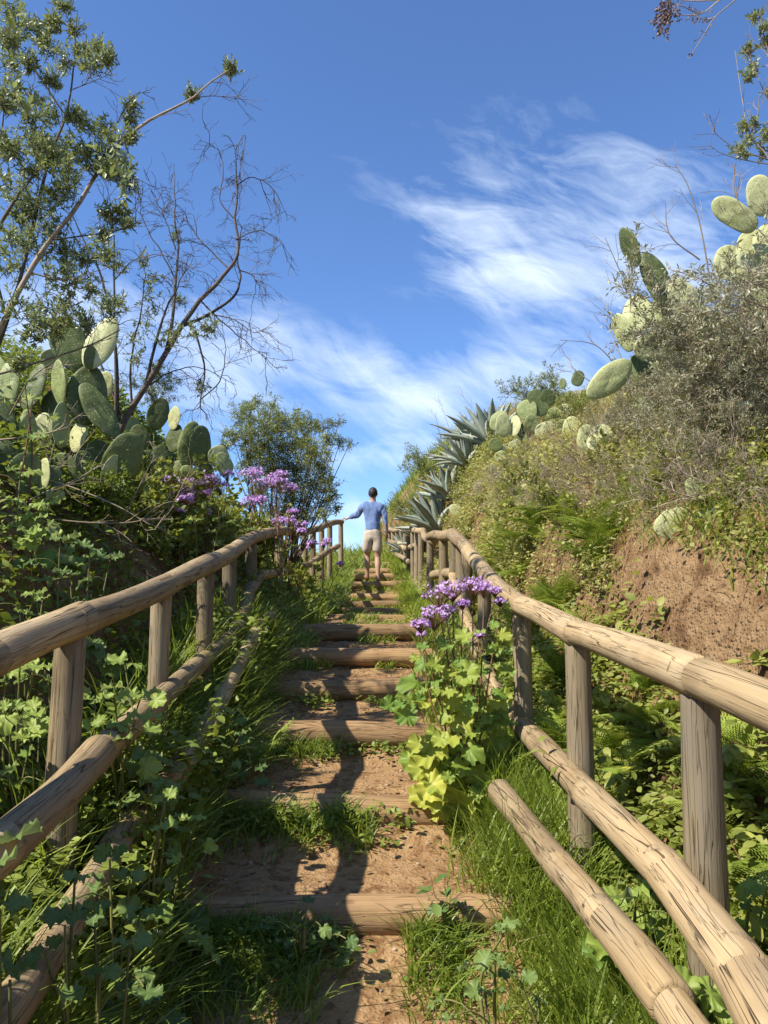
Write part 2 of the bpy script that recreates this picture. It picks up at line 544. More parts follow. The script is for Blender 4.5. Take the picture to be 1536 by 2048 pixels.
# ------------------------------------------------------------------ the lie of the land
STEP = [(2.75, 1806), (3.5, 1594), (4.35, 1450), (5.1, 1359), (5.85, 1297), (6.75, 1247), (8.7, 1229), (10.2, 1217),
        (11.5, 1202), (12.8, 1187), (13.9, 1162), (14.8, 1147), (15.5, 1137), (16.6, 1123), (18.2, 1113)]
SY = np.array([s[0] for s in STEP])
SZ = np.array([at(700, s[1], s[0])[2] for s in STEP])
LOGR = np.interp(SY, [2, 5, 8, 19], [0.066, 0.072, 0.07, 0.066])
_py = np.concatenate([[-60, 0, 2.0], SY, [22, 60, 700]])
_pz = np.concatenate([[SZ[0] - 4.0, SZ[0] - 0.30, SZ[0] - 0.20], SZ - 0.06, [SZ[-1] + 0.1, SZ[-1] + 0.1, -6.0]])


def P(y):
    return np.interp(y, _py, _pz)


def CX(y):                                   # centre line of the path, half width beside it
    return np.interp(y, [0, 4, 9, 15, 18, 24, 60], [-0.12, -0.14, -0.17, -0.16, -0.4, -1.6, -9])


LX = lambda y: np.interp(y, [0, 2, 4, 6, 14, 20], [-0.98, -0.92, -0.96, -1.03, -0.86, -1.0])   # left railing line
RX = lambda y: np.interp(y, [0, 2, 4, 7, 9, 14, 18, 24], [0.80, 0.76, 0.66, 0.65, 0.58, 0.50, 0.16, -0.8])


def H(x, y):
    x, y = np.asarray(x, float), np.asarray(y, float)
    base = P(y)
    dr = x - RX(y)
    dl = LX(y) - x
    kr = np.interp(y, [-5, 2, 6, 12, 17, 30, 80], [0.8, 1.0, 1.0, 1.40, 1.55, 0.8, 0.2])
    rr = np.interp(dr, [0.05, 0.30, 0.42, 0.55, 0.75, 1.0, 1.5, 2.5, 4, 8, 20, 60, 200], [0, .28, .60, 0.98, 1.34, 1.55, 1.92, 2.2, 2.3, 2.2, 2, 1, 0]) * kr
    bul = 0.10 * np.exp(-((dr - 0.55) / 0.25) ** 2 - ((y - 3.2) / 0.9) ** 2)
    kl = np.interp(y, [-5, 0, 3, 7, 10.5, 13, 18, 40], [1.0, 1.0, 1.15, 1.35, 0.95, 0.2, -0.1, -0.2])
    ll = np.interp(dl, [0.0, 0.35, 0.7, 1.0, 1.6, 2.5, 4, 8, 20, 60, 200], [0.05, .35, .85, 1.12, 1.5, 1.75, 2.1, 2.5, 2.2, 1, 0]) * kl
    z = base + np.where(dr > 0, rr + bul, 0) + np.where(dl > 0, ll, 0)
    amp = 0.02 + 0.16 * sstep(0.1, 1.2, np.maximum(dr, dl))
    z = z + amp * 2 * fbm(x * 1.1, y * 1.1, 3.3, 4)
    bankn = sstep(0.15, 0.5, dr) * sstep(1.4, 0.9, dr)
    z = z + bankn * 0.11 * fbm(x * 7, y * 7, z * 7, 4)
    return z


def ground_z(x, y):
    return float(H(np.array([x]), np.array([y]))[0])


def lines(segs):
    out = []
    for a, b, n in segs:
        out.append(np.linspace(a, b, n, endpoint=False))
    return np.concatenate(out + [[segs[-1][1]]])


def grid_mesh(mb, X, Y, Z):
    ny, nx = X.shape
    i = np.arange(ny - 1)[:, None] * nx + np.arange(nx - 1)[None]
    Fq = np.stack([i, i + 1, i + nx + 1, i + nx], -1).reshape(-1, 4)
    mb.add(np.stack([X, Y, Z], -1).reshape(-1, 3), Fq)


gx = lines([(-600, -60, 12), (-60, -10, 20), (-10, -3, 36), (-3, 0.6, 60), (0.6, 2.6, 80), (2.6, 6, 50), (6, 20, 28), (20, 600, 20)])
gy = lines([(-60, -4, 14), (-4, 1.5, 30), (1.5, 5, 100), (5, 10, 90), (10, 22, 100), (22, 60, 30), (60, 900, 24)])
GX, GY = np.meshgrid(gx, gy)
GZ = H(GX, GY)
on = sstep(-0.02, 0.06, GX - LX(GY)) * sstep(-0.02, 0.06, RX(GY) - GX) * sstep(1.0, 1.3, GY) * sstep(19.4, 19.0, GY)
GZ = GZ - on * 0.22
mb = MB(); grid_mesh(mb, GX, GY, GZ)
tag(mb.build('ground', M['earth']), kind='structure')


def tread(x, y):
    """height of the trodden path: flat treads that end at the next log"""
    x, y = np.asarray(x, float), np.asarray(y, float)
    k = np.searchsorted(SY + 0.055, y, side='right') - 1
    z0 = np.where(k >= 0, SZ[np.clip(k, 0, None)] - 0.025, SZ[0] - 0.24)
    k1 = np.clip(k + 1, 0, len(SY) - 1)
    y0 = np.where(k >= 0, SY[np.clip(k, 0, None)], 1.2)
    z1 = np.maximum(z0, SZ[k1] - 0.185)
    f = np.clip((y - y0) / np.maximum(SY[k1] - y0, 0.3), 0, 1)
    z = np.where(k < len(SY) - 1, z0 + (z1 - z0) * f ** 1.5, z0)
    # soil and roots piled against the foot of the next log
    pile = np.interp(k1, [0, 1, 2, 4, 14], [.085, .085, .05, .03, .03]) * sstep(.26, .02, SY[k1] - y) * (k1 > k)
    z = z + pile * (.7 + .7 * vnoise(x * 5, y * 2, 3.3))
    edge = np.minimum(x - LX(y), RX(y) - x)
    z = z + 0.05 * sstep(0.38, 0.0, edge)
    return z + 0.022 * fbm(x * 3.1, y * 3.1, 1.7, 4) + 0.02 * fbm(x * 11, y * 11, 5.1, 3)


ty = np.concatenate([np.arange(1.2, 6.8, 0.03), np.arange(6.8, 19.2, 0.07)])
ty = np.unique(np.concatenate([ty, SY + 0.053, SY + 0.057]))
ts = np.linspace(0, 1, 64)
TYm, TSm = np.meshgrid(ty, ts, indexing='ij')
TXm = (LX(TYm) - 0.04) * (1 - TSm) + (RX(TYm) + 0.04) * TSm
mb = MB(); grid_mesh(mb, TXm, TYm, tread(TXm, TYm))
tag(mb.build('dirt_path', M['dirt']), kind='structure')


def surf(x, y):
    """height of whatever ground is on top"""
    x, y = np.asarray(x, float), np.asarray(y, float)
    on = (x > LX(y)) & (x < RX(y)) & (y > 1.2) & (y < 19)
    return np.where(on, tread(x, y), H(x, y))



def ray_hit(px, py):
    X, y, z = ray(px, py)
    d = np.arange(1, 40, .02); k = d / y
    h = H(X * k, d) > z * k
    return float(d[np.argmax(h)]) if h.any() else 99.0


# step logs
ORD = ['lowest', 'second', 'third', 'fourth', 'fifth', 'sixth', 'seventh', 'eighth', 'ninth', 'tenth', 'eleventh', 'twelfth', 'thirteenth', 'fourteenth', 'topmost']
LOOK = ['grass hanging over its face', 'grass tufts along its foot', 'dark grass at its foot', 'its left half in shade', 'broad shadow bands',
        'thick sunlit face and two shadow bands', 'grass growing on its tread', 'grassy tread', 'pale edge in the grass', 'dark shadow on its left',
        "the walker's feet on it", "rises just past the walker's feet", "beside the walker's calves", "behind the walker's knees", 'grass over it at the crest']
for k, (y, zt, r) in enumerate(zip(SY, SZ, LOGR)):
    c = float(CX(y)) + random.uniform(-.04, .04)
    hw = random.uniform(0.58, 0.68) if k < 6 else random.uniform(0.5, 0.6)
    tl = random.uniform(-.02, .02)
    p = smooth_path([(c - hw, y + r + random.uniform(-.02, .02), zt - r - tl), (c, y + r + random.uniform(-.015, .015), zt - r + random.uniform(-.008, .012)), (c + hw, y + r, zt - r + tl)], 40)
    m_ = MB(); tube(m_, p, r * (1 + 0.05 * np.sin(np.linspace(0, 3, 40) + k)), 22, True, seed=k * 1.37 + 0.2, rough=0.11)
    tag(m_.build('step_log', M['step']), f'{ORD[k]} log step of the path, {LOOK[k]}', 'log step', 'log steps up the path')

# ------------------------------------------------------------------ log railings
def log_between(name, parent, a, b, r0, r1, seed, mat=M['log'], bend=0.012, ext=0.035, sides=22):
    a, b = Vector(a), Vector(b)
    d = (b - a); L = d.length; d.normalize()
    a2, b2 = a - d * ext, b + d * ext
    n = max(6, int(L / 0.045))
    rr = random.Random(seed)
    mid = (a2 + b2) / 2 + Vector((rr.uniform(-1, 1), 0, rr.uniform(-1, 1))) * bend * L
    p = smooth_path([a2, mid, b2], n)
    m_ = MB()
    rad = np.linspace(r0, r1, n) * (1 + 0.04 * np.sin(np.linspace(0, 5, n) + seed))
    tube(m_, p, rad, sides, True, seed=(seed * 0.731) % 9.0, rough=0.07)
    return m_.build(name, mat, parent)


def railing(root, tops, mids, lows, posts, seed):
    s = seed
    for nm, arr, r in (('top_rail', tops, 0.0525), ('middle_rail', mids, 0.0485), ('ground_rail', lows, 0.0465)):
        for chain in arr:
            for a, b in zip(chain[:-1], chain[1:]):
                s += 1
                k = 0.93 + 0.12 * random.random()
                log_between(nm, root, a, b, r * k, r * k * random.uniform(0.93, 1.07), s)
    for top, r in posts:
        s += 1
        t_ = Vector(top)
        g = ground_z(t_.x, t_.y)
        foot = min(g, t_.z - 0.7) - 0.25
        lean = Vector((random.uniform(-.012, .012), random.uniform(-.012, .012), 0))
        r *= .95
        log_between('post', root, (t_.x + lean.x, t_.y + lean.y, foot), (t_.x, t_.y, t_.z), r, r * 0.96, s, M['post'], 0.006, 0.0, 20)


LT = [(-230, 1415, 1.6), (0, 1306, 2.03), (152, 1243, 2.4), (330, 1172, 3.4), (418, 1127, 4.25), (464, 1103, 5.1), (506, 1075, 6.2), (562, 1062, 8.3), (592, 1066, 9.7),
      (613, 1063, 10.8), (628, 1059, 11.6), (645, 1053, 12.6), (661, 1047, 13.5), (683, 1044, 14.6)]
lt = [at(*p) for p in LT]
lroot = empty('log_railing', (-0.95, 2.3, ground_z(-0.95, 2.3)), "log handrail on the left, the walker's hand on its far end", 'railing', 'log railings along the stairs', True)
LM = [(-190, 1850, 1.25), (10, 1690, 1.75), (190, 1512, 2.35), (310, 1405, 3.15), (400, 1325, 4.1), (470, 1262, 5.0), (500, 1178, 6.0), (522, 1150, 6.6), (557, 1148, 7.6)]
LM2 = [(588, 1136, 9.3), (618, 1129, 10.5), (655, 1103, 12.6), (676, 1092, 14)]
LG = [(-60, 2120, 1.45), (110, 1880, 1.95), (235, 1690, 2.5), (350, 1545, 3.0), (432, 1420, 3.9), (523, 1243, 5.4), (560, 1215, 7.0)]
lposts = []
for i, r in ((0, .052), (2, .052), (3, .05), (4, .05), (5, .05), (6, .05), (7, .05), (8, .05), (9, .05), (10, .05), (11, .05), (12, .05), (13, .05)):
    lposts.append((lt[i] - Vector((0.015, 0, 0.03)), r))
sh = Vector((0.0, 0, 0))
railing(lroot, [lt], [[at(*p) for p in LM], [at(*p) for p in LM2]], [[at(*p) for p in LG]], lposts, 100)

RT = [(1760, 1510, 1.35), (1385, 1350, 1.92), (1146, 1262, 2.82), (1036, 1208, 3.72), (964, 1137, 5.2), (930, 1092, 6.4), (905, 1069, 7.25), (884, 1072, 7.9), (858, 1074, 9.6)]
RT2 = [(868, 1082, 9.2), (846, 1062, 12.2), (826, 1059, 13.6), (806, 1057, 15.8), (790, 1061, 17.2), (772, 1061, 19)]
RM = [(1660, 2240, 1.15), (1480, 1938, 1.47), (1330, 1742, 1.86), (1180, 1595, 2.5), (1075, 1484, 3.4), (1000, 1398, 4.3), (968, 1335, 5.0), (925, 1215, 6.4), (905, 1147, 7.3), (868, 1150, 8.8)]
RM2 = [(834, 1090, 13.2), (810, 1098, 15.2), (798, 1085, 16.4), (776, 1082, 18.2)]
RG = [(1480, 2210, 1.45), (1330, 1990, 1.72), (1205, 1835, 2.1), (1120, 1735, 2.5), (1003, 1588, 3.2)]
RG2 = [(818, 1124, 14.2), (792, 1109, 16.2)]
rt, rt2 = [at(*p) for p in RT], [at(*p) for p in RT2]
rroot = empty('log_railing', (0.76, 1.9, ground_z(0.76, 1.9)), 'sunlit log handrail on the right, winding down past the purple flowers', 'railing', 'log railings along the stairs', True)
rp = [(rt[i] - Vector((-0.015, 0, 0.03)), r) for i, r in ((0, .055), (1, .051), (2, .051), (3, .05), (4, .05), (5, .05), (6, .05), (7, .05), (8, .05))]
rp.append((at(918, 1080, 6.95) - Vector((-.01, 0, .03)), .05))
for px, py, d in ((842, 1064, 12.5), (834, 1061, 13.1), (826, 1061, 13.8), (818, 1060, 14.6), (810, 1059, 15.4), (802, 1060, 16.2), (794, 1061, 17.0), (786, 1062, 17.8), (778, 1062, 18.6)):
    rp.append((at(px, py, d) - Vector((0, 0, .02)), .05))
railing(rroot, [rt, rt2], [[at(*p) for p in RM], [at(*p) for p in RM2]], [[at(*p) for p in RG], [at(*p) for p in RG2]], rp, 300)
# ------------------------------------------------------------------ leaf templates (y along the leaf, z its upper side)
def leaf_strip(w, fold=0.25, curl=0.15, prof=((0, .12), (.3, .8), (.55, 1.0), (.8, .62), (1, .04))):
    V, Fq = [], []
    for t_, k in prof:
        z = -curl * t_ * t_
        V += [(-w * k, t_, z + fold * w * k), (0, t_, z), (w * k, t_, z + fold * w * k)]
    for i in range(len(prof) - 1):
        a = 3 * i
        Fq += [(a, a + 1, a + 4, a + 3), (a + 1, a + 2, a + 5, a + 4)]
    return np.array(V), np.array(Fq)


def leaf_tiny(w, curl=0.1):
    return np.array([(0, 0, 0), (-w, .5, .12 * w), (w, .5, .12 * w), (0, 1, -curl), (0, .5, -.02)]), np.array([(0, 4, 1), (0, 2, 4), (4, 3, 1), (4, 2, 3)])


def leaf_round(lobes=7, n=42, depth=0.16, cup=0.18, seed=0, wave=0.07, drop=0.25):
    """a broad lobed leaf: centre of the blade near its petiole, wavy margin"""
    r_ = np.random.default_rng(seed)
    a = np.linspace(-math.pi, math.pi, n, endpoint=False)
    out = 0.5 * (1 + 0.22 * np.cos(a)) * (1 - depth * (0.5 - 0.5 * np.cos(a * lobes)) - 0.05 * np.abs(np.sin(a * lobes * 2.0)))
    out *= 1 - 0.55 * np.exp(-((np.abs(a) - math.pi) / 0.22) ** 2)
    rings = [0.0, 0.22, 0.45, 0.7, 0.88, 1.0]
    ph = r_.random(4) * 6
    V, Fl = [], []
    for q in rings[1:]:
        x, y = out * q * np.sin(a), 0.42 + out * q * np.cos(a)
        rr = np.hypot(x, y - 0.42)
        vein = 0.022 * np.abs(np.sin(a * lobes * 0.5)) * q
        z = cup * rr ** 2 * 2 + wave * q ** 3 * np.sin(a * 5 + ph[0]) * 0.8 + wave * 0.6 * q ** 4 * np.sin(a * 11 + ph[1]) + vein - drop * np.maximum(y - 0.3, 0) ** 2 + 0.02 * np.sin(x * 22 + ph[2]) * np.sin(y * 20 + ph[3])
        V.append(np.stack([x, y, z], -1))
    V = np.concatenate([[(0, .42, 0)], *V])
    k = np.arange(n); k2 = (k + 1) % n
    tri = np.stack([np.zeros(n, int), 1 + k2, 1 + k], -1)
    quads = [np.stack([1 + i * n + k, 1 + i * n + k2, 1 + (i + 1) * n + k2, 1 + (i + 1) * n + k], -1) for i in range(len(rings) - 2)]
    return V, [tri, np.concatenate(quads)]


T_OLIVE = leaf_strip(0.19, 0.3, 0.12)
T_LANCE = leaf_strip(0.11, 0.3, 0.25)
T_OVAL = leaf_strip(0.30, 0.22, 0.18, ((0, .06), (.18, .72), (.45, 1.0), (.75, .72), (1, .02)))
T_TINY = leaf_tiny(0.22)
T_THIN = leaf_tiny(0.13)
BROAD = [leaf_round(7, 56, .07, .22, 1, .12), leaf_round(9, 54, .045, .10, 2, .14), leaf_round(5, 50, .09, .36, 3, .14, .5), leaf_round(7, 56, .06, -.16, 4, .14, .7)]
SMALLROUND = [leaf_round(5, 20, .16, .2, 5), leaf_round(5, 20, .12, -.1, 6, .08, .5)]


def blades(mb, B, L, W, bend, tint, up=None):
    """grass blades as curved tapering strips"""
    n = len(B)
    a = rng.random(n) * 2 * np.pi
    lean = np.stack([np.cos(a), np.sin(a), np.zeros(n)], -1)
    side = np.stack([-np.sin(a + .6), np.cos(a + .6), np.zeros(n)], -1)
    up = np.array([0, 0, 1.0]) if up is None else up
    rows = []
    for t_, w in ((0, .8), (.3, 1), (.6, .85), (.85, .5)):
        c = B + up * (L * (t_ - bend * 0.55 * t_ ** 2.2))[:, None] + lean * (L * (bend * t_ ** 1.8 + .12 * t_))[:, None]
        rows += [c - side * (W * w / 2)[:, None], c + side * (W * w / 2)[:, None]]
    tip = B + up * (L * (1 - bend * 0.55))[:, None] + lean * (L * (bend + .12))[:, None]
    V = np.stack(rows + [tip], 1).reshape(-1, 3)
    o = (np.arange(n) * 9)[:, None, None]
    q = (np.array([(0, 1, 3, 2), (2, 3, 5, 4), (4, 5, 7, 6)])[None] + o).reshape(-1, 4)
    tr = (np.array([(6, 7, 8)])[None] + o).reshape(-1, 3)
    mb.add(V, [q, tr], np.repeat(tint, 9))


def scatter(n, x0, x1, y0, y1, dens=None, clump=2.0, cut=0.42):
    """n points over a rectangle; clumped"""
    out = []
    got = 0
    while got < n:
        x, y = rng.uniform(x0, x1, n * 2), rng.uniform(y0, y1, n * 2)
        keep = (vnoise(x * clump, y * clump, 8.8) > cut * rng.random(n * 2) * 1.6)
        if dens is not None:
            keep &= rng.random(n * 2) < dens(x, y)
        out.append(np.stack([x[keep], y[keep]], -1))
        got += keep.sum()
    return np.concatenate(out)[:n]


def on_ground(p, f=None, dz=0.0):
    z = (f or surf)(p[:, 0], p[:, 1]) + dz
    return np.concatenate([p, z[:, None]], 1)


OUTCROP = lambda x, y: (sstep(1.9, 2.2, y) * sstep(4.1, 3.7, y) * sstep(.40, .46, x - RX(y)) * sstep(.66, .56, x - RX(y)))   # bare earth
SOILP = lambda x, y: .8 * sstep(11.2, 11.8, y) * sstep(14.4, 13.2, y) * sstep(.25, .4, x - RX(y)) * sstep(.75, .6, x - RX(y))


# ------------------------------------------------------------------ grass
def grass(name, pts, l0, l1, w0, w1, b0, b1, mat, tint=(0.1, 0.9), f=None):
    n = len(pts)
    mb = MB()
    B = on_ground(pts, f, -0.01)
    big = vnoise(pts[:, 0] * 2.3, pts[:, 1] * 2.3, 4.4)
    L = rng.uniform(l0, l1, n) * (0.65 + 0.7 * big)
    blades(mb, B, L, rng.uniform(w0, w1, n), rng.uniform(b0, b1, n) ** 1.0, rng.uniform(*tint, n))
    return tag(mb.build(name, mat), kind='stuff')


def left_verge(x, y):
    d = x - LX(y)
    return np.clip(1.0 - sstep(.14, .34, d), 0, 1) * np.interp(y, [1, 5, 8], [1, .9, .6])


p = scatter(9500, -1.1, -0.42, 1.35, 6.2, lambda x, y: sstep(.33, .06, x - LX(y)) * (x - LX(y) > -.05), 3.0)
grass('grass', p, .16, .42, .0035, .0075, .25, .95, M['grass'])
p = scatter(7500, -1.3, -0.5, 1.4, 5.5, lambda x, y: sstep(.24, .04, x - LX(y)) * (x - LX(y) > -.22), 2.6, .5)
grass('grass', p, .26, .58, .0045, .010, .2, .7, M['grass'], (0.15, 1.0))
p = scatter(6000, -1.1, -0.45, 6.0, 16, lambda x, y: sstep(np.interp(y, [6, 9, 12], [.5, .40, .3]), .08, x - LX(y)) * (x - LX(y) > -.05), 2.0)
grass('grass', p, .14, .36, .008, .016, .25, .9, M['grass'])
p = scatter(3500, 0.3, 0.86, 1.35, 3.6, lambda x, y: sstep(.36, .10, RX(y) - x) * (RX(y) - x > -.04), 2.6, .5)
grass('grass', p, .24, .48, .004, .008, .15, .6, M['grass'], (0.3, 1.0))
p = scatter(9000, 0.2, 0.86, 1.35, 5.2, lambda x, y: sstep(.50, .10, RX(y) - x) * (RX(y) - x > -.06), 3.0)
grass('grass', p, .13, .34, .0035, .0075, .2, .9, M['grass'], (0.25, 1.0))
p = scatter(5500, 0.05, 0.75, 5.0, 17, lambda x, y: sstep(np.interp(y, [5, 9, 12], [.5, .40, .3]), .08, RX(y) - x) * (RX(y) - x > -.06), 2.0)
grass('grass', p, .12, .34, .008, .016, .25, .9, M['grass'], (0.3, 1.0))
# tufts at the feet of the logs and on the upper treads
pp = []
for k in range(len(SY)):
    n = [4200, 1900, 1000, 420, 320, 420][k] if k < 6 else 320
    c = CX(SY[k])
    x = np.where(rng.random(n) < .8, c + rng.uniform(-.62, .62, n), c + rng.choice([-.5, .5], n) + rng.normal(0, .08, n))
    y = SY[k] - np.abs(rng.normal(0, [.17, .09, .07, .05, .05, .08][k] if k < 6 else .12, n)) - .01
    keep = vnoise(x * 6, np.full(n, k * 3.3), 1.1) > (.40 if k in (0, 1) else .47)
    pp.append(np.stack([x, y], -1)[keep])
p = np.concatenate(pp[:3]); grass('grass', p, .07, .21, .0035, .0075, .3, 1.0, M['grass'], (0.1, 0.8))
p = np.concatenate(pp[3:]); grass('grass', p, .07, .16, .007, .013, .3, 1.0, M['grass'], (0.3, 1.0))
p = scatter(3000, -.8, .5, 6.9, 17.5, lambda x, y: ((x - CX(y)) > -.55 + .55 * vnoise(x * 3, y * 1.3)) * np.interp(y, [6.9, 8, 12, 13, 15, 17], [.9, 1, .7, .4, .3, 1]), 2.2, .5)
grass('grass', p, .03, .085, .008, .015, .3, 1.0, M['grass'], (0.4, 1.0))
# grassy ledges of the right bank, crest
p = scatter(6500, 1.15, 2.4, 2.0, 5.0, lambda x, y: sstep(.56, .66, x - RX(y)) * sstep(1.5, 1.1, x - RX(y)), 2.5, .5)
grass('grass', p, .07, .20, .004, .008, .2, .8, M['grass'], (0.3, 1.0))
p = scatter(5200, -2.0, 1.6, 15.5, 24, None, 1.5, .5)
grass('grass', p, .15, .5, .012, .022, .2, .8, M['grass'], (0.4, 1.0))
p = scatter(13000, .6, 4.2, 2.2, 15, lambda x, y: sstep(.45, .75, x - RX(y)) * (1 - OUTCROP(x, y)), 2.5, .6)
grass('dry_grass', p, .12, .42, .003, .007, .1, .8, M['straw'])


# ------------------------------------------------------------------ low undergrowth
def undergrowth(name, p, tmpl, mat, s0, s1, h, per=5, tint=(0, 1), f=None):
    n = len(p)
    B = on_ground(p, f)
    hgt = h * (0.35 + 1.1 * vnoise(p[:, 0] * 1.7, p[:, 1] * 1.7, 6.1))
    P_ = np.repeat(B, per, 0)
    P_ = P_ + np.stack([rng.normal(0, .035, n * per), rng.normal(0, .035, n * per), rng.random(n * per) * np.repeat(hgt, per)], -1)
    D = rdir(n * per) * [1, 1, .5] + [0, 0, .15]
    N_ = rdir(n * per) * .6 + [-.2, -.1, 1.0]
    A = axes(D, N_) * rng.uniform(s0, s1, n * per)[:, None, None]
    t_ = np.repeat(vnoise(p[:, 0] * 2.1, p[:, 1] * 2.1, 2.2), per) * .6 + rng.random(n * per) * .5
    mb = MB(); mb.inst(tmpl, A, P_, tint[0] + (tint[1] - tint[0]) * t_)
    return tag(mb.build(name, mat), kind='stuff')


rb = lambda x, y: (1 - .85 * sstep(5.3, 5.9, y) * sstep(9.6, 9.0, y) * sstep(.75, .95, x - RX(y))) * sstep(-.02, .1, x - RX(y)) * (1 - .985 * np.maximum(OUTCROP(x, y), SOILP(x, y))) * sstep(9, 3.0, x - RX(y))
p = scatter(10500, .5, 3.2, 2.0, 8.5, rb, 1.6, .55)
undergrowth('undergrowth', p, T_OVAL, M['wild'], .016, .036, .20, 5, (.15, 1.0))
p = scatter(5000, .4, 2.4, 6, 15.5, lambda x, y: rb(x, y) * sstep(1.4, .9, x - RX(y)), 1.2, .3)
undergrowth('undergrowth', p, T_OVAL, M['wild'], .025, .055, .26, 5, (.1, 1.0))
p = scatter(6000, .4, 4.5, 8, 18.5, rb, 1.2, .5)
undergrowth('undergrowth', p, T_TINY, M['wild'], .025, .06, .28, 5, (.15, 1.0))
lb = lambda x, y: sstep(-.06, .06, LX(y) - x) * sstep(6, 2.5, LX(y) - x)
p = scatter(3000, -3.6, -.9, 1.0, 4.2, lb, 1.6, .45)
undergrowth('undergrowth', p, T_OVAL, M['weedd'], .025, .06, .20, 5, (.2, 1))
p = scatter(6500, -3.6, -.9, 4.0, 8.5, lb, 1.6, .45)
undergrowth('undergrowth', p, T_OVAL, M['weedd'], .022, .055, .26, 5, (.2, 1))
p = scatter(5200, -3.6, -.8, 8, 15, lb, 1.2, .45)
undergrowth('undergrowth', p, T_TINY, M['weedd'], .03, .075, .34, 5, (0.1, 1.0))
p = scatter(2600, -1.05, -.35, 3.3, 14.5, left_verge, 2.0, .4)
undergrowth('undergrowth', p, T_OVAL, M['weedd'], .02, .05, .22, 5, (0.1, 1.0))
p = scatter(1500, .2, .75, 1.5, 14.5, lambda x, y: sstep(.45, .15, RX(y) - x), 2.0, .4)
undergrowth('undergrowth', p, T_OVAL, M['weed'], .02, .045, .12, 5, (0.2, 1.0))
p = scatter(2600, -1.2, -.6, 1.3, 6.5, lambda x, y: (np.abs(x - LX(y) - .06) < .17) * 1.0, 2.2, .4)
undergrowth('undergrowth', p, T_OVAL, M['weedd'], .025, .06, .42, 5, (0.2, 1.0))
p = scatter(2200, .55, 1.3, 1.4, 4.4, lambda x, y: sstep(.0, .1, x - RX(y)) * sstep(.48, .34, x - RX(y)), 2.0, .4)
undergrowth('undergrowth', p, T_OVAL, M['weed'], .025, .055, .30, 5, (0.1, 1.0))
# straw among the grass, litter and pebbles on the treads
p = scatter(1500, -1.15, -.45, 1.35, 6.5, left_verge, 3.0, .4)
grass('dry_grass', p, .12, .42, .003, .006, .3, 1.0, M['straw'])
p = scatter(1100, .25, .8, 1.35, 6.5, lambda x, y: sstep(.45, .1, RX(y) - x), 3.0, .4)
grass('dry_grass', p, .10, .34, .003, .006, .3, 1.0, M['straw'])
p = scatter(520, -.85, .5, 1.4, 8, None, 3.0, .5)
n = len(p)
mb = MB(); mb.inst(T_OVAL, axes(rdir(n) * [1, 1, .15], rdir(n) * .35 + [0, 0, 1]) * rng.uniform(.012, .035, n)[:, None, None], on_ground(p, None, .008))
tag(mb.build('leaf_litter', M['litter']), kind='stuff')
p = scatter(1500, -.85, .5, 1.4, 9, None, 4.0, .5)
n = len(p)
ov = np.array([(math.sin(a) * math.cos(b), math.sin(a) * math.sin(b), math.cos(a)) for a in np.linspace(0.01, math.pi - .01, 5) for b in np.linspace(0, 6.283, 7, endpoint=False)]) * [1, .8, .6]
oi_ = np.arange(4)[:, None] * 7; oj_ = np.arange(7)[None]
mb = MB(); mb.inst((ov, np.stack([oi_ + oj_, oi_ + 7 + oj_, oi_ + 7 + (oj_ + 1) % 7, oi_ + (oj_ + 1) % 7], -1).reshape(-1, 4)), axes(rdir(n) * [1, 1, .2], rdir(n) * .3 + [0, 0, 1]) * (.003 + .009 * rng.random(n) ** 3)[:, None, None], on_ground(p, None, .002))
tag(mb.build('pebbles', M['pebble']), kind='stuff')
x = rng.uniform(-.6, .35, 420); k_ = rng.integers(0, 4, 420)
p = np.stack([x, SY[k_] - np.abs(rng.normal(0, .09, 420))], -1)
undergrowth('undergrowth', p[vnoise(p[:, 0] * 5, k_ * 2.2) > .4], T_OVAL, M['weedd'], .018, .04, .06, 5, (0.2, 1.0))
# ------------------------------------------------------------------ twiggy growth
def wander(p, d, L, n, wob, grav=0.0, rr=None):
    rr = rr or rng
    pts = [np.array(p, float)]
    d = np.array(d, float) / np.linalg.norm(d)
    for _ in range(n):
        d = d + rr.normal(0, wob, 3) + [0, 0, grav]
        d /= np.linalg.norm(d)
        pts.append(pts[-1] + d * L / n)
    return np.array(pts)


def side_dir(t, spread):
    v = rng.normal(size=3); v -= t * np.dot(v, t); v /= np.linalg.norm(v) + 1e-9
    d = t * math.cos(spread) + v * math.sin(spread)
    return d


def branch(mb, pts, r0, r1, lvl, cfg, spots):
    """tube along pts plus side shoots; spots collects (pos, dir) of the finest shoots"""
    m = len(pts)
    tube(mb, pts, np.linspace(r0, r1, m), 5 if r0 > .012 else (4 if r0 > .005 else 3), tint=rng.random())
    if lvl >= len(cfg):
        for i in range(1, m):
            spots.append((pts[i], pts[i] - pts[i - 1]))
        return
    num, lf, spread, wob, grav, t0 = cfg[lvl]
    L = np.linalg.norm(np.diff(pts, axis=0), axis=1).sum()
    for q in range(num):
        u = (t0 + (1 - t0) * (q + rng.random()) / num) * (m - 1)
        i = min(int(u), m - 2); f = u - i
        b = pts[i] * (1 - f) + pts[i + 1] * f
        t = pts[i + 1] - pts[i]; t = t / (np.linalg.norm(t) + 1e-9)
        l2 = L * lf * rng.uniform(.6, 1.25) * (1.15 - .5 * u / m)
        sub = wander(b, side_dir(t, spread * rng.uniform(.6, 1.3)), l2, 5 if l2 > .25 else 4, wob, grav)
        rb_ = max((r0 + (r1 - r0) * u / m) * .62, .0016)
        branch(mb, sub, rb_, max(rb_ * .4, .001), lvl + 1, cfg, spots)


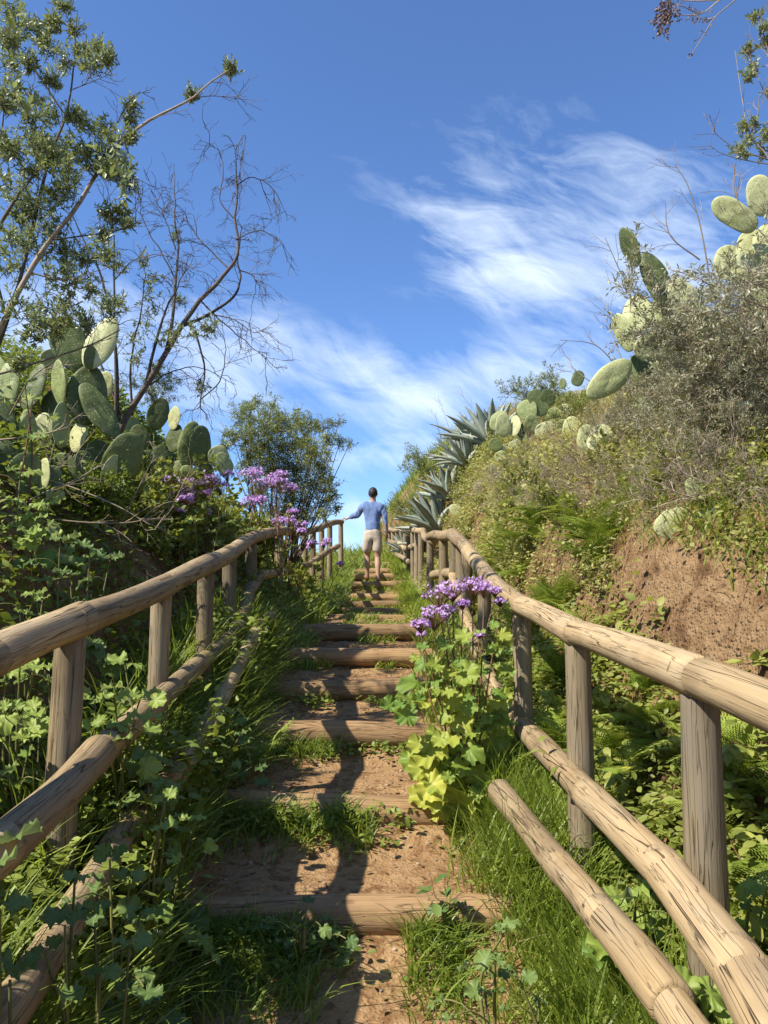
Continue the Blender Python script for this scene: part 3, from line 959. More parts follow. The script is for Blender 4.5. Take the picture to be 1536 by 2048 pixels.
def leaves_at(mb, spots, tmpl, per, s0, s1, jitter, upb=.25, spread=.9, tint=(0, 1)):
    if not spots:
        return
    Pp = np.repeat(np.array([s[0] for s in spots]), per, 0)
    Dd = np.array([s[1] for s in spots]); Dd = Dd / (np.linalg.norm(Dd, axis=1)[:, None] + 1e-9)
    Dd = np.repeat(Dd, per, 0)
    n = len(Pp)
    D = Dd * .8 + rdir(n) * spread + [0, 0, upb]
    N_ = rdir(n) * .7 + [0, 0, .8]
    mb.inst(tmpl, axes(D, N_) * rng.uniform(s0, s1, n)[:, None, None], Pp + rng.normal(0, jitter, (n, 3)), rng.uniform(*tint, n))


def shrub(name, label, cat, group, h, nstem, cfg, lean, r0, bark, leafmat, tmpl, per, s0, s1, jit, spread=.9, wob=.16, part='leaves', splay=.8, up=.2):
    """prototype at the origin"""
    root = empty(name, (0, 0, 0), label, cat, group)
    mb, spots = MB(), []
    for i in range(nstem):
        a = 2 * math.pi * (i + rng.random() * .7) / nstem
        d = np.array([math.cos(a) * splay, math.sin(a) * splay, 1.0]) + np.array(lean)
        pts = wander((rng.normal(0, .03), rng.normal(0, .03), -.06), d, h * rng.uniform(.8, 1.2), 8, wob, .02)
        branch(mb, pts, r0 * rng.uniform(.7, 1.1), r0 * .3, 0, cfg, spots)
    mb.build('branches', bark, root)
    if per:
        lm = MB(); leaves_at(lm, spots, tmpl, per, s0, s1, jit, up, spread)
        lm.build(part, leafmat, root)
    return root


def place(protos, spots, sink=0.03):
    """spots: (x, y, z or None, scale, label)"""
    used = set()
    for i, (x, y, z, sc, lab) in enumerate(spots):
        k = i % len(protos)
        zz = ground_z(x, y) - sink if z is None else z
        rz = random.uniform(0, 6.28)
        if k not in used:
            used.add(k); o = protos[k]
            o.location, o.rotation_euler, o.scale = (x, y, zz), (0, 0, rz), (sc, sc, sc)
            if lab:
                o['label'] = lab
        else:
            dup(protos[k], (x, y, zz), rz, sc, lab)


# dry brushy shrubs over the right bank
CFG = [(8, .42, .75, .16, .01, .15), (6, .5, .7, .18, .0, .15), (5, .55, .7, .2, .0, .1)]
dry = [shrub('brush_shrub', 'grey twiggy shrub with sparse sage leaves on the right bank', 'shrub', 'twiggy shrubs on the right bank',
             .85, 7, CFG, (-.25, -.1, 0), .011, M['twig'], M['sage'], T_THIN, 2, .018, .034, .008) for _ in range(3)]
SP = []
for px, py, sc in ((1400, 740, .78), (1480, 670, 1.0), (1560, 650, 1.15), (1440, 790, .7), (1520, 800, .75), (1360, 820, .6), (1460, 880, .65), (1540, 900, .65), (1380, 900, .55), (1310, 860, .5), (1270, 890, .42),
                   (1590, 800, .8), (1600, 660, 1.05), (1480, 830, .7), (1420, 850, .6), (1320, 800, .45), (1500, 950, .5), (1240, 930, .4), (1560, 760, .8)):
    d = ray_hit(px, py)
    q = at(px, py, min(d, 5.6) + .1)
    SP.append((q.x, q.y, None, sc, None))
for px, d, sc in ((1505, 4.0, .8), (1550, 3.7, 1.05), (1610, 3.5, 1.15), (1520, 3.6, .75)):
    q = at(px, 700, d)
    SP.append((q.x, q.y, None, sc, None))
place(dry, SP)
twg = [shrub('brush_shrub', 'leafless brown brush tangled low on the right bank', 'shrub', 'bare brush on the right bank',
             .7, 8, CFG[:2] + [(3, .5, .7, .2, .0, .1)], (-.3, -.15, 0), .009, M['twig'], M['sage'], T_THIN, 0, .02, .03, .01, splay=1.1)]
SP = []
for px, py, sc in ((1290, 960, .5), (1380, 990, .5), (1460, 1000, .5), (1530, 1000, .5), (1230, 940, .5), (1330, 960, .5), (1120, 960, .55), (1180, 950, .5), (1060, 980, .55), (1250, 1000, .4), (1090, 920, .5), (1020, 960, .5), (1330, 1010, .4), (1200, 1000, .4), (1130, 1000, .5), (1070, 940, .5), (1280, 910, .45), (1340, 900, .4), (1100, 1020, .45), (1030, 1010, .5), (980, 990, .45), (1250, 960, .4), (1170, 1040, .35)):
    q = at(px, py, ray_hit(px, py) + .05)
    SP.append((q.x, q.y, None, sc * random.uniform(.9, 1.15), None))
place(twg, SP)

# leafy weeds on stalks (right bank, yellow green)
wd = [shrub('leafy_weed', 'yellow green leafy weed on the sunny right bank', 'weed', 'leafy weeds on the right bank',
            .34, 7, [(6, .4, .7, .15, .03, .2)], (0, 0, 0), .003, M['stem'], M['wild'], T_OVAL, 3, .02, .04, .01, splay=.55) for _ in range(2)]
SP = []
for _ in range(95):
    y = random.uniform(3.8, 12.5); x = float(RX(y)) + random.uniform(.08, 1.5)
    if OUTCROP(x, y) < .3 and SOILP(x, y) < .3 and not (5.2 < y < 9.2 and x - RX(y) > .7):
        SP.append((x, y, None, random.uniform(.6, 1.25), None))
place(wd, SP)


# ------------------------------------------------------------------ ferns
def frond_mesh(mb, L, npin, a, tilt, tint):
    d = np.array([math.cos(a) * math.cos(tilt), math.sin(a) * math.cos(tilt), math.sin(tilt)])
    pts = wander((0, 0, 0), d, L, 10, .05, -.12)
    tube(mb, pts, np.linspace(.004, .0012, 11), 3, tint=tint)
    t, N, B = frames(pts)
    Pp, Dv, Nn, S = [], [], [], []
    up = np.array([0, 0, 1.0])
    for q in range(npin):
        u = .18 + .8 * q / npin
        x = u * 10; i = min(int(x), 9); f = x - i
        b = pts[i] * (1 - f) + pts[i + 1] * f
        tt = t[i]; sd = np.cross(tt, up); sd /= np.linalg.norm(sd)
        pl = L * .36 * (1 - u) ** .75 * (1.0 if u > .25 else .8) + .012
        for s in (-1, 1):
            pd = sd * s * .95 + tt * .42 + up * -.05
            nn = np.cross(pd, tt) * s; nn = nn if nn[2] > 0 else -nn
            k = max(3, int(pl / .011))
            for w in range(k):
                v = (w + .5) / k
                c = b + pd * pl * v + up * (-.18 * pl * v * v)
                for s2 in (-1, 1):
                    pd2 = np.cross(nn, pd) * s2
                    Pp.append(c); Dv.append(pd2 * .85 + pd * .45); Nn.append(nn + rng.normal(0, .12, 3)); S.append(max(.30 * pl * (1 - v) ** .8, .006))
    S = np.array(S)
    mb.inst(T_FP, axes(np.array(Dv), np.array(Nn)) * S[:, None, None], np.array(Pp), np.clip(tint + rng.normal(0, .1, len(S)), 0, 1))


T_FP = (np.array([(-.16, 0, 0), (.16, 0, 0), (.2, .5, .03), (-.2, .5, .03), (0, 1, -.05)]), [np.array([(0, 1, 2, 3)]), np.array([(3, 2, 4)])])


def fern(label, group, L, nf, mat=M['fern']):
    mb = MB()
    for i in range(nf):
        frond_mesh(mb, L * random.uniform(.75, 1.15), 13, 6.283 * (i + random.random() * .6) / nf, random.uniform(.55, 1.15), random.uniform(.1, .95))
    return tag(mb.build('fern', mat), label, 'fern', group)


fp = [fern('bright green bracken fern behind the right railing', 'bracken behind the right railing', .42, 8) for _ in range(3)]
SP = []
for _ in range(100):
    y = random.uniform(1.7, 7.2); x = float(RX(y)) + random.uniform(.08, .46 if y < 4.2 else .62)
    if OUTCROP(x, y) < .2:
        SP.append((x, y, None, random.uniform(.55, .85) if y < 3.5 else random.uniform(.7, 1.15), None))
place(fp, SP, 0.0)
lf_ = fern('dark fern drooping over the grass inside the left railing', None, .36, 6)
q = at(492, 1490, 3.9)
lf_.location = (q.x, q.y, float(surf(np.array([q.x]), np.array([q.y]))[0]) + .02)
lf2 = dup(lf_, (*at(500, 1190, 6.6)[:2], at(510, 1230, 6.6).z), 1.2, .9, 'pale fern under the left handrail beside the upper steps')

# ------------------------------------------------------------------ broad-leaved plants
def broad_plant(name, label, cat, stems, leafmat, size, stemmat, petiole=.09, droop=-.15, group=None, root=None, scale_up=.6, tint=(0, 1)):
    """stems: list of (polyline of world points, number of leaves). Leaves on petioles round each stem, larger low down"""
    base = stems[0][0][0]
    root = root or empty(name, tuple(base), label, cat, group, True)
    sm, lm = MB(), MB()
    for pts, nl in stems:
        L = smooth_path(pts, 14)
        tube(sm, L, np.linspace(.0065, .0028, 14), 5, tint=rng.random())
        for q in range(nl):
            u = (q + rng.random() * .8) / nl
            i = min(int(u * 13), 12)
            a = q * 2.4 + rng.random() * .8
            d = np.array([math.cos(a), math.sin(a), rng.uniform(.1, .55)])
            pl = petiole * rng.uniform(.6, 1.3)
            b = L[i] + d * pl
            tube(sm, smooth_path([L[i], L[i] + d * pl * .55 + [0, 0, pl * .18], b], 5), .0022, 4, tint=rng.random())
            s = size * rng.uniform(.65, 1.15) * (1.15 - scale_up * u)
            D = np.array([d[0], d[1], droop + rng.normal(0, .25)])
            N_ = np.array([-.25, -.35, 1.0]) + rng.normal(0, .35, 3)
            lm.inst(BROAD[rng.integers(4)], axes(D[None], N_[None]) * s, (b - np.array(D) / np.linalg.norm(D) * s * .05)[None], np.array([rng.uniform(*tint)]))
        if name == 'broad_leaved_plant':
            for q in range(2):
                a = q * 2.6 + rng.random()
                D = np.array([math.cos(a), math.sin(a), rng.uniform(.1, .7)])
                lm.inst(BROAD[rng.integers(4)], axes(D[None], (np.array([-.25, -.35, 1.0]) + rng.normal(0, .3, 3))[None]) * size * rng.uniform(.35, .75), L[-1][None], np.array([rng.uniform(.4, 1)]))
    sm.build('stems', stemmat, root)
    lm.build('leaves', leafmat, root)
    return root


# flower heads: flat-topped clusters of small violet daisies
def daisy(n=9):
    V = [(0, 0, .0)]
    for k in range(n * 2):
        a = math.pi * k / n
        r_ = 1.0 if k % 2 == 0 else .42
        V.append((r_ * math.cos(a), r_ * math.sin(a), .12 if k % 2 == 0 else .0))
    return np.array(V), np.array([(0, 1 + k, 1 + (k + 1) % (2 * n)) for k in range(2 * n)])


DAISY = daisy()


def flower_head(root, c, r, n=60, fr=.0095, dome=.5):
    c = np.array(c)
    a = rng.random(n) * 6.283; q = np.sqrt(rng.random(n))
    Pp = c + np.stack([np.cos(a) * q * r, np.sin(a) * q * r * .9, dome * r * (1 - q ** 2) * .8 + rng.normal(0, r * .16, n)], -1)
    N_ = np.stack([np.cos(a) * q * .8, np.sin(a) * q * .8, np.ones(n)], -1) + rng.normal(0, .35, (n, 3)) + [-.1, -.35, 0]
    D = rdir(n)
    S = fr * rng.uniform(.75, 1.2, n)
    mb = MB()
    mb.inst(DAISY, axes(D, N_) * S[:, None, None], Pp)
    h = mb.build('flower_head', M['petal'], root)
    st = MB()
    for i in range(0, n, 2):
        st_p = [c + [0, 0, -r * .9], c + (Pp[i] - c) * .5 + [0, 0, -r * .35], Pp[i] - [0, 0, .003]]
        tube(st, smooth_path(st_p, 5), .0011, 3)
    sto = st.build('flower_stalks', M['rstem'], h)
    sto.location = (0, 0, 0)
    return h


def flower_plant(label, base, heads, nleaf, leafsize, leafmat, group, d, hr, n=60, fr=.0095, low=None):
    """heads: (px, py, depth offset, radius in photo pixels)"""
    base = Vector(base)
    stems = []
    hs = []
    for px, py, dd, rp_ in heads:
        c = np.array(at(px, py, d + dd))
        hs.append((c, rp_ * px_m(d + dd)))
        b = np.array(base) + [rng.normal(0, .03), rng.normal(0, .03), 0]
        top = c - [0, 0, rp_ * px_m(d + dd) * .9]
        mid = b * .45 + top * .55 + [rng.normal(0, .02), rng.normal(0, .02), .02]
        stems.append(([b, b * .8 + top * .2 + [rng.normal(0, .03), 0, 0], mid, top], nleaf))
    root = broad_plant('flowering_plant', label, 'flowering plant', stems, leafmat, leafsize, M['rstem'], group=group)
    for c, r in hs:
        flower_head(root, c, r, n, fr)
    return root


b0 = at(925, 1600, 3.55)
b0.z = float(surf(np.array([b0.x]), np.array([b0.y]))[0])
fl = flower_plant('tall plant with violet flower clusters and lime leaves by the right railing', b0,
                  [(878, 1190, 0, 34), (905, 1178, .05, 30), (945, 1172, .1, 34), (968, 1178, 0, 22), (868, 1232, -.05, 34), (842, 1250, -.08, 20), (893, 1222, .0, 22),
                   (990, 1182, .1, 14), (1000, 1203, .1, 14), (925, 1208, 0, 15), (958, 1270, -.05, 10), (843, 1268, 0, 10)],
                  9, .085, M['big'], None, 3.6, .07, 110, .0085)
lm = MB()
for px, py, s, k, tn, dz in ((835, 1365, 78, 3, .3, .6), (820, 1400, 60, 1, .2, .2), (848, 1400, 55, 0, .6, .1), (815, 1430, 60, 1, .1, .3), (870, 1330, 50, 0, .5, .2), (860, 1500, 85, 1, .7, -.2), (838, 1490, 60, 2, .6, -.2),
                              (905, 1545, 80, 0, .9, -.3), (950, 1575, 95, 1, 1.0, -.3), (975, 1515, 85, 1, .8, -.2), (862, 1570, 70, 2, .95, -.3), (850, 1590, 60, 0, .8, -.3), (900, 1480, 70, 0, .6, -.1),
                              (940, 1500, 60, 3, .5, 0), (925, 1440, 65, 1, .6, 0), (885, 1440, 60, 0, .7, 0), (905, 1400, 55, 1, .4, 0), (950, 1410, 55, 2, .4, 0), (930, 1350, 60, 0, .7, .1), (900, 1345, 45, 1, .6, 0),
                              (975, 1440, 55, 0, .3, 0), (1000, 1400, 60, 1, .5, .1), (965, 1340, 50, 2, .3, 0), (985, 1300, 45, 1, .4, 0), (955, 1620, 60, 3, .5, -.3), (880, 1610, 65, 1, .9, -.3),
                              (990, 1550, 55, 3, .4, -.2), (1005, 1270, 36, 1, .4, 0), (930, 1270, 38, 0, .5, 0), (890, 1290, 42, 2, .4, 0), (850, 1325, 45, 3, .2, 0), (830, 1520, 60, 1, .6, -.2), (990, 1480, 60, 0, .6, -.1), (920, 1600, 70, 1, .9, -.3), (965, 1555, 60, 0, .7, -.2), (915, 1500, 55, 3, .4, 0), (880, 1380, 50, 1, .5, .1), (945, 1460, 50, 0, .8, 0), (870, 1470, 50, 2, .5, -.1), (1010, 1340, 40, 1, .4, 0), (985, 1250, 34, 0, .5, 0)):
    for rep in range(2):
      if rep:
        px, py, s, k, tn, dz = px + rng.normal(0, 26), py + rng.normal(0, 30), s * rng.uniform(.5, .85), int(rng.integers(4)), tn * .7, dz + rng.normal(0, .2)
      d_ = 3.5 + rng.normal(0, .08) + (.12 if px > 940 else 0)
      s_ = s * px_m(d_) * rng.uniform(.75, 1.05)
      c = np.array(at(px, py, d_)) - np.array(b0)
      ang = math.atan2(c[1] - .0, c[0] + .001) + rng.normal(0, .5)
      D = np.array([[math.cos(ang) * .9 + (px - 915) / 160, -.45 + rng.normal(0, .25), dz - .15]])
      N_ = np.array([[-.25 + rng.normal(0, .25), -.75 + rng.normal(0, .2), .75]])
      A = axes(D, N_) * s_
      lm.inst(BROAD[k], A, (c + np.array(b0) - A[0] @ np.array([0, .45, 0]))[None], np.array([max(0, tn * 1.15 - .25 + rng.normal(0, .15))]))
lm.build('large_leaves', M['lime'], fl)

GRP = 'violet flowering plants on the left bank'
def fplant(label, heads, d, dx=0, **kw):
    px = sum(h[0] for h in heads) / len(heads) + dx
    q = at(px, 1100, d)
    return flower_plant(label, (q.x, q.y, ground_z(q.x, q.y) - .02), heads, 6, .09, M['weed'], GRP, d, .07, 90, .0145)


fplant('violet flowering plant in front of the big left cactus', [(342, 958, 0, 18), (365, 985, .1, 26), (352, 1022, 0, 16), (388, 968, .2, 24), (372, 1000, 0, 18)], 5.6)
fplant('violet flowering plant right of the cactus, broad pale clusters', [(418, 962, .1, 28), (440, 972, .2, 22), (404, 985, 0, 20), (408, 1025, 0, 16), (455, 950, .1, 16)], 5.9)
fplant('violet flowering plant with high clusters against the round bush', [(497, 950, 0, 24), (525, 968, .2, 26), (512, 945, .2, 18), (500, 1005, -.1, 22), (520, 1000, 0, 15)], 6.6)
fplant('violet flowering plant under the round bush', [(558, 968, .1, 24), (580, 978, .2, 18), (562, 950, .2, 16), (545, 962, .3, 20)], 7.2)
fplant('violet flowering plant leaning over the left handrail', [(556, 1044, 0, 20), (578, 1042, .1, 16), (604, 1050, .2, 16), (603, 1062, 0, 10), (586, 1024, .2, 12), (625, 1088, 0, 12)], 7.8)
fplant('small violet flowering plant below the far left railing', [(655, 1082, 0, 11), (648, 1090, 0, 9), (620, 1094, .1, 9), (680, 1128, -.4, 8)], 10.4)

# broad leaves by the left railing, near
def stalks(px, py, d, tops):
    q = at(px, py, d)
    g = ground_z(q.x, q.y)
    b = np.array([q.x, q.y, g])
    out = []
    for tx, ty_, dd, nl in tops:
        t_ = np.array(at(tx, ty_, d + dd))
        out.append(([b + rng.normal(0, .02, 3), b * .5 + t_ * .5 + rng.normal(0, .03, 3), t_], nl))
    return out


broad_plant('broad_leaved_plant', 'sunlit broad leaved plant around the nearest left post', 'plant', stalks(60, 1560, 2.5, [(40, 1330, 0, 9), (90, 1340, .1, 9), (20, 1420, -.1, 8), (80, 1420, .2, 9), (60, 1480, 0, 8), (10, 1350, .1, 8)]), M['big'], .125, M['stem'])
broad_plant('broad_leaved_plant', 'broad leaved plant between the two nearest left posts', 'plant', stalks(230, 1560, 2.8, [(190, 1400, 0, 8), (250, 1330, .1, 7), (230, 1400, -.3, 9), (280, 1400, -.2, 7), (210, 1450, -.3, 8), (270, 1440, -.3, 8)]), M['big'], .125, M['stem'])
broad_plant('broad_leaved_plant', 'pale leaved sprig rising above the left handrail', 'plant', stalks(40, 1440, 2.9, [(70, 1190, 0, 5), (40, 1225, .0, 4), (85, 1200, 0, 4)]), M['big'], .07, M['stem'])
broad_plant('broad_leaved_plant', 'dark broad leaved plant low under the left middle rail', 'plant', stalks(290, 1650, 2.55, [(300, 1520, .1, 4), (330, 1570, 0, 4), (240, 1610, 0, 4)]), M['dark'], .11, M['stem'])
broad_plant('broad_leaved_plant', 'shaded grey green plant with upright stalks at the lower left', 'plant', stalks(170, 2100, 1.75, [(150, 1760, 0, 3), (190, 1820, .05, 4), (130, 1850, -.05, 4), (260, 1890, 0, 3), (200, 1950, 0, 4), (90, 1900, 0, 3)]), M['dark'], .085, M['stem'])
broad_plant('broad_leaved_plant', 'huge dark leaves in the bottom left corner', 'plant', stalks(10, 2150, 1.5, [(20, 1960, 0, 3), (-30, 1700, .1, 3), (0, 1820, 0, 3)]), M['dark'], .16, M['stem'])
broad_plant('broad_leaved_plant', 'mallow like plant with big leaves below the left cactus', 'plant', stalks(60, 1180, 3.6, [(40, 950, 0, 5), (60, 1040, 0, 5), (20, 1000, 0, 5), (100, 1010, .1, 5), (90, 1080, 0, 5)]), M['big'], .14, M['stem'])
broad_plant('broad_leaved_plant', 'single leafy stalk in front of the left cactus pads', 'plant', stalks(40, 1000, 3.9, [(50, 770, 0, 5), (65, 800, .1, 4)]), M['big'], .11, M['rstem'])
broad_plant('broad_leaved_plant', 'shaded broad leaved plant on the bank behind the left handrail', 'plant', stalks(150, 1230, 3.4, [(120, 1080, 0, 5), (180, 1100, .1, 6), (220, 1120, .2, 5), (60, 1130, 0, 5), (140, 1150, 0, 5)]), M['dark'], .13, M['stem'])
broad_plant('broad_leaved_plant', 'broad leaved plant above the curve of the left handrail', 'plant', stalks(420, 1130, 5.4, [(390, 1040, 0, 6), (440, 1035, .1, 6), (470, 1050, .2, 6), (360, 1070, 0, 5)]), M['big'], .10, M['stem'])
broad_plant('broad_leaved_plant', 'broad leaved plant between the left posts at mid stair', 'plant', stalks(545, 1120, 7.2, [(530, 1075, 0, 5), (550, 1090, .1, 5), (570, 1100, .2, 5)]), M['big'], .10, M['stem'])
SP = []
for _ in range(44):
    px, py = random.uniform(270, 620), random.uniform(1010, 1120)
    d = min(ray_hit(px, py), 9.0)
    q = at(px, py, d)
    if q.x < LX(q.y):
        SP.append((q.x, q.y, None, random.uniform(.8, 1.5), None))
wl = shrub('leafy_weed', 'bright leafy weed on the left bank under the violet flowers', 'weed', 'leafy weeds on the left bank', .34, 7, [(6, .4, .7, .15, .03, .2)], (0, 0, 0), .003, M['stem'], M['weed'], T_OVAL, 3, .026, .055, .01, splay=.55)
place([wl], SP)
broad_plant('broad_leaved_plant', 'big leaved plant overhanging the lowest left rail', 'plant', stalks(330, 1720, 2.45, [(330, 1600, 0, 4), (390, 1640, 0, 3), (320, 1660, -.1, 3)]), M['big'], .09, M['stem'])
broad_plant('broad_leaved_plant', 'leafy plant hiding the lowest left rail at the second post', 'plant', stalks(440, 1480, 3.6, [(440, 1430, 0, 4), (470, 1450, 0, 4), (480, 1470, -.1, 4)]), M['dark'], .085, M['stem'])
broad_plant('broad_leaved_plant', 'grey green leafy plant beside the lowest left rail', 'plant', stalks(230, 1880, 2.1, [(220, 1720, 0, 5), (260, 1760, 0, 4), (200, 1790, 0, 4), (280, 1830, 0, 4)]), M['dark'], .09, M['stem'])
# right foreground
broad_plant('broad_leaved_plant', 'large rough leaves behind the lower right rails', 'plant', stalks(1310, 2000, 2.25, [(1270, 1800, 0, 6), (1330, 1850, .1, 7), (1300, 1880, 0, 6), (1350, 1930, 0, 5), (1260, 1860, -.05, 5)]), M['big'], .15, M['stem'])
broad_plant('broad_leaved_plant', 'curled leaves with white undersides in the bottom right corner', 'plant', stalks(1440, 2150, 1.75, [(1400, 2000, 0, 4), (1440, 2010, .1, 5), (1470, 1990, .1, 4), (1420, 2040, 0, 4)]), M['big'], .12, M['stem'])
broad_plant('broad_leaved_plant', 'leafy green plant at the right edge beside the nearest post', 'plant', stalks(1520, 1950, 2.0, [(1500, 1800, 0, 5), (1530, 1780, .1, 5), (1480, 1870, 0, 5), (1540, 1850, 0, 4)]), M['big'], .09, M['stem'])
broad_plant('broad_leaved_plant', 'low dark leaved plant in the grass at the lower right', 'plant', stalks(1010, 2080, 1.95, [(990, 1930, 0, 5), (1040, 1960, 0, 5), (1010, 1860, .1, 4), (970, 1990, 0, 5)]), M['dark'], .075, M['stem'])
broad_plant('broad_leaved_plant', 'small leafy plant growing from the foot of the lowest log', 'plant', stalks(620, 1960, 2.62, [(610, 1900, 0, 5), (650, 1890, 0, 5), (690, 1905, 0, 4), (580, 1925, 0, 4)]), M['dark'], .055, M['stem'])


# ------------------------------------------------------------------ stems with alternate oval leaves (brambles, seedlings, shoots)
def leafy_stem(name, label, cat, polylines, tmpl, size, mat, barkmat, per=14, r=.003, trio=True, group=None):
    root = empty(name, tuple(polylines[0][0]), label, cat, group, True)
    sm, lm = MB(), MB()
    for pl in polylines:
        L = smooth_path(pl, 24)
        tube(sm, L, np.linspace(r, r * .5, 24), 5)
        for q in range(per):
            i = min(int((q + .6) / per * 23), 22)
            t = L[i + 1] - L[i]; t /= np.linalg.norm(t)
            sd = side_dir(t, 1.1)
            base = L[i] + sd * size * .35
            tube(sm, [L[i], base], r * .4, 3)
            for a in ((-.9, 0, .9) if trio else (0,)):
                c_, s_ = math.cos(a), math.sin(a)
                w = np.cross(sd, [0, 0, 1.0]); w /= np.linalg.norm(w) + 1e-6
                D = sd * c_ + w * s_
                lm.inst(tmpl, axes(D[None], (np.array([-.2, -.2, 1.0]) + rng.normal(0, .35, 3))[None]) * size * rng.uniform(.7, 1.15), base[None])
    sm.build('stems', barkmat, root); lm.build('leaves', mat, root)
    return root


leafy_stem('bramble', 'thin bramble trailing over the right middle rail', 'bramble', [[at(1240, 1660, 2.7), at(1180, 1590, 2.62), at(1110, 1520, 2.75), at(1060, 1480, 3.0)], [at(1230, 1640, 2.75), at(1200, 1560, 2.8), at(1175, 1500, 2.85)]], T_OVAL, .045, M['weed'], M['rstem'], 9, .0025, False)
leafy_stem('bramble', 'bramble with green leaves against the bare earth, right edge', 'bramble', [[at(1560, 1560, 2.4), at(1500, 1500, 2.35), at(1450, 1480, 2.3)], [at(1570, 1420, 2.5), at(1510, 1400, 2.45), at(1480, 1450, 2.4)], [at(1560, 1700, 2.3), at(1500, 1620, 2.3), at(1460, 1560, 2.3)],
            [at(1580, 1340, 2.6), at(1530, 1320, 2.6), at(1490, 1330, 2.55)], [at(1560, 1780, 2.2), at(1490, 1730, 2.25), at(1450, 1660, 2.3)]], T_OVAL, .05, M['weed'], M['rstem'], 9, .0025, True)
leafy_stem('seedling', 'lone dark leaved sprig lying over the lowest tread', 'seedling', [[at(935, 1830, 2.75), at(900, 1808, 2.72), at(872, 1795, 2.7), at(862, 1755, 2.7)]], T_OVAL, .05, M['dark'], M['rstem'], 6, .002, True)
leafy_stem('leafy_shoot', 'yellowish leafy shoot behind the second right post', 'shoot', [[at(1300, 1640, 3.0), at(1270, 1570, 3.0), at(1235, 1545, 2.95)], [at(1280, 1640, 3.05), at(1290, 1560, 3.05), at(1270, 1530, 3.05)]], T_OVAL, .06, M['lime'], M['stem'], 10, .003, False)
# ------------------------------------------------------------------ prickly pears: every pad a part
def pad_mesh(wr, th, seed):
    """obovate pad, length 1 along y, thickness th at its middle, slightly warped"""
    r_ = np.random.default_rng(seed)
    nu, nv = 34, 17
    a = np.linspace(0, 2 * np.pi, nu, endpoint=False)
    pw, ph = r_.normal(0, .05), r_.random() * 6
    V = []
    q = np.linspace(0, np.pi, nv)
    for k, ph_ in enumerate(q):
        s, c = math.sin(ph_) ** .72, math.cos(ph_)
        yy = (1 - np.cos(a)) / 2
        wid = (np.sin(np.arccos(np.clip(1 - 2 * yy ** .82, -1, 1)))) * (.86 + .22 * yy)
        x = np.sign(np.sin(a)) * wid * .5 * wr * s
        y = .5 + (yy - .5) * s
        z = th * .5 * c + .05 * wr * np.sin(x / wr * 3 + pw * 9) + .05 * (y - .5) ** 2 * np.sign(pw)
        V.append(np.stack([x, y, z], -1))
    V = np.concatenate(V)
    V[:, 0] *= 1 + .06 * np.sin(V[:, 1] * 7 + ph) + .05 * fbm(V[:, 1] * 9 + seed, np.sign(V[:, 0]) * 3, .5, 3)
    V[:, 0] += .10 * wr * r_.normal() * (V[:, 1] - .2) ** 2
    V[:, 2] += np.sign(V[:, 2]) * .10 * fbm(V[:, 0] * 3.5 + seed, V[:, 1] * 3.5, 1.5, 3) * np.clip(1 - 4 * (V[:, 1] - .5) ** 2, 0, 1)
    i = np.arange(nv - 1)[:, None] * nu; j = np.arange(nu)[None]; k = (j + 1) % nu
    Fq = np.stack([i + j, i + nu + j, i + nu + k, i + k], -1).reshape(-1, 4)
    mb = MB(); mb.add(V, [Fq], .5, V * .35)
    # short pale spines in rows
    n = 110
    sx, sy = r_.uniform(-.46, .46, n), r_.uniform(.06, .97, n)
    wid = np.sin(np.arccos(np.clip(1 - 2 * sy ** .82, -1, 1))) * (.86 + .22 * sy) * wr
    ok = np.abs(sx) < .47
    Pp = np.stack([sx * wid, sy, np.where(r_.random(n) < .5, 1, -1) * th * .5 * np.sqrt(np.clip(1 - (2 * sx) ** 2, 0, 1))], -1)[ok]
    D = np.stack([r_.normal(0, .5, len(Pp)), r_.normal(0, .4, len(Pp)) + .2, np.sign(Pp[:, 2])], -1)
    mb.inst((np.array([(-.12, 0, 0), (.12, 0, 0), (0, 1, 0)]), np.array([(0, 1, 2)])), axes(D, rdir(len(Pp))) * .045, Pp, .9)
    return mb


PADS = {}


def pad(root, B, T, w, mat, yaw=0.0, th=.034):
    """one pad from its base point to its tip; yaw 0 faces the path, 90 is edge on"""
    B, T = Vector(B), Vector(T)
    ax = T - B; L = ax.length
    wr = max(.3, min(1.3, round(w / L * 10) / 10))
    key = (wr, random.randrange(3), mat.name)
    if key not in PADS:
        m_ = pad_mesh(wr, .088, int(wr * 100) + key[1]).mesh('pad')
        m_.materials.append(mat)
        PADS[key] = m_
    o = bpy.data.objects.new('pad', PADS[key])
    col.objects.link(o)
    y = ax.normalized()
    to_cam = (-(B + T) / 2).normalized()
    z = (to_cam - y * to_cam.dot(y)).normalized()
    z = Matrix.Rotation(R(yaw), 3, y) @ z
    x = y.cross(z)
    m = Matrix((x, y, z)).transposed().to_4x4()
    m.translation = B
    o.parent = root
    o.matrix_local = Matrix.Translation(-Vector(root.location)) @ m @ Matrix.Diagonal((L, L, L, 1)).to_4x4()
    return o


def cactus(label, base_px, rows, d, gap=.35, group='prickly pears on the banks'):
    q = at(*base_px, d)
    root = empty('prickly_pear', (q.x, q.y, q.z), label, 'cactus', group)
    for r in rows:
        bx, by, tx, ty_, w = r[:5]
        mat = M[{'n': 'cactus', 'p': 'cactusp', 'd': 'cactusd'}[r[5] if len(r) > 5 else 'n']]
        yaw = r[6] if len(r) > 6 else random.uniform(-30, 30)
        dd = r[7] if len(r) > 7 else 0.0
        dt = r[8] if len(r) > 8 else random.uniform(-.05, .05)
        dd = min(d + dd, ray_hit((bx + tx) / 2, (by + ty_) / 2) - gap) - d
        pad(root, at(bx, by, d + dd), at(tx, ty_, d + dd + dt), w * .93 * px_m(d + dd) / max(.35, abs(math.cos(R(yaw)))), mat, yaw)
    return root


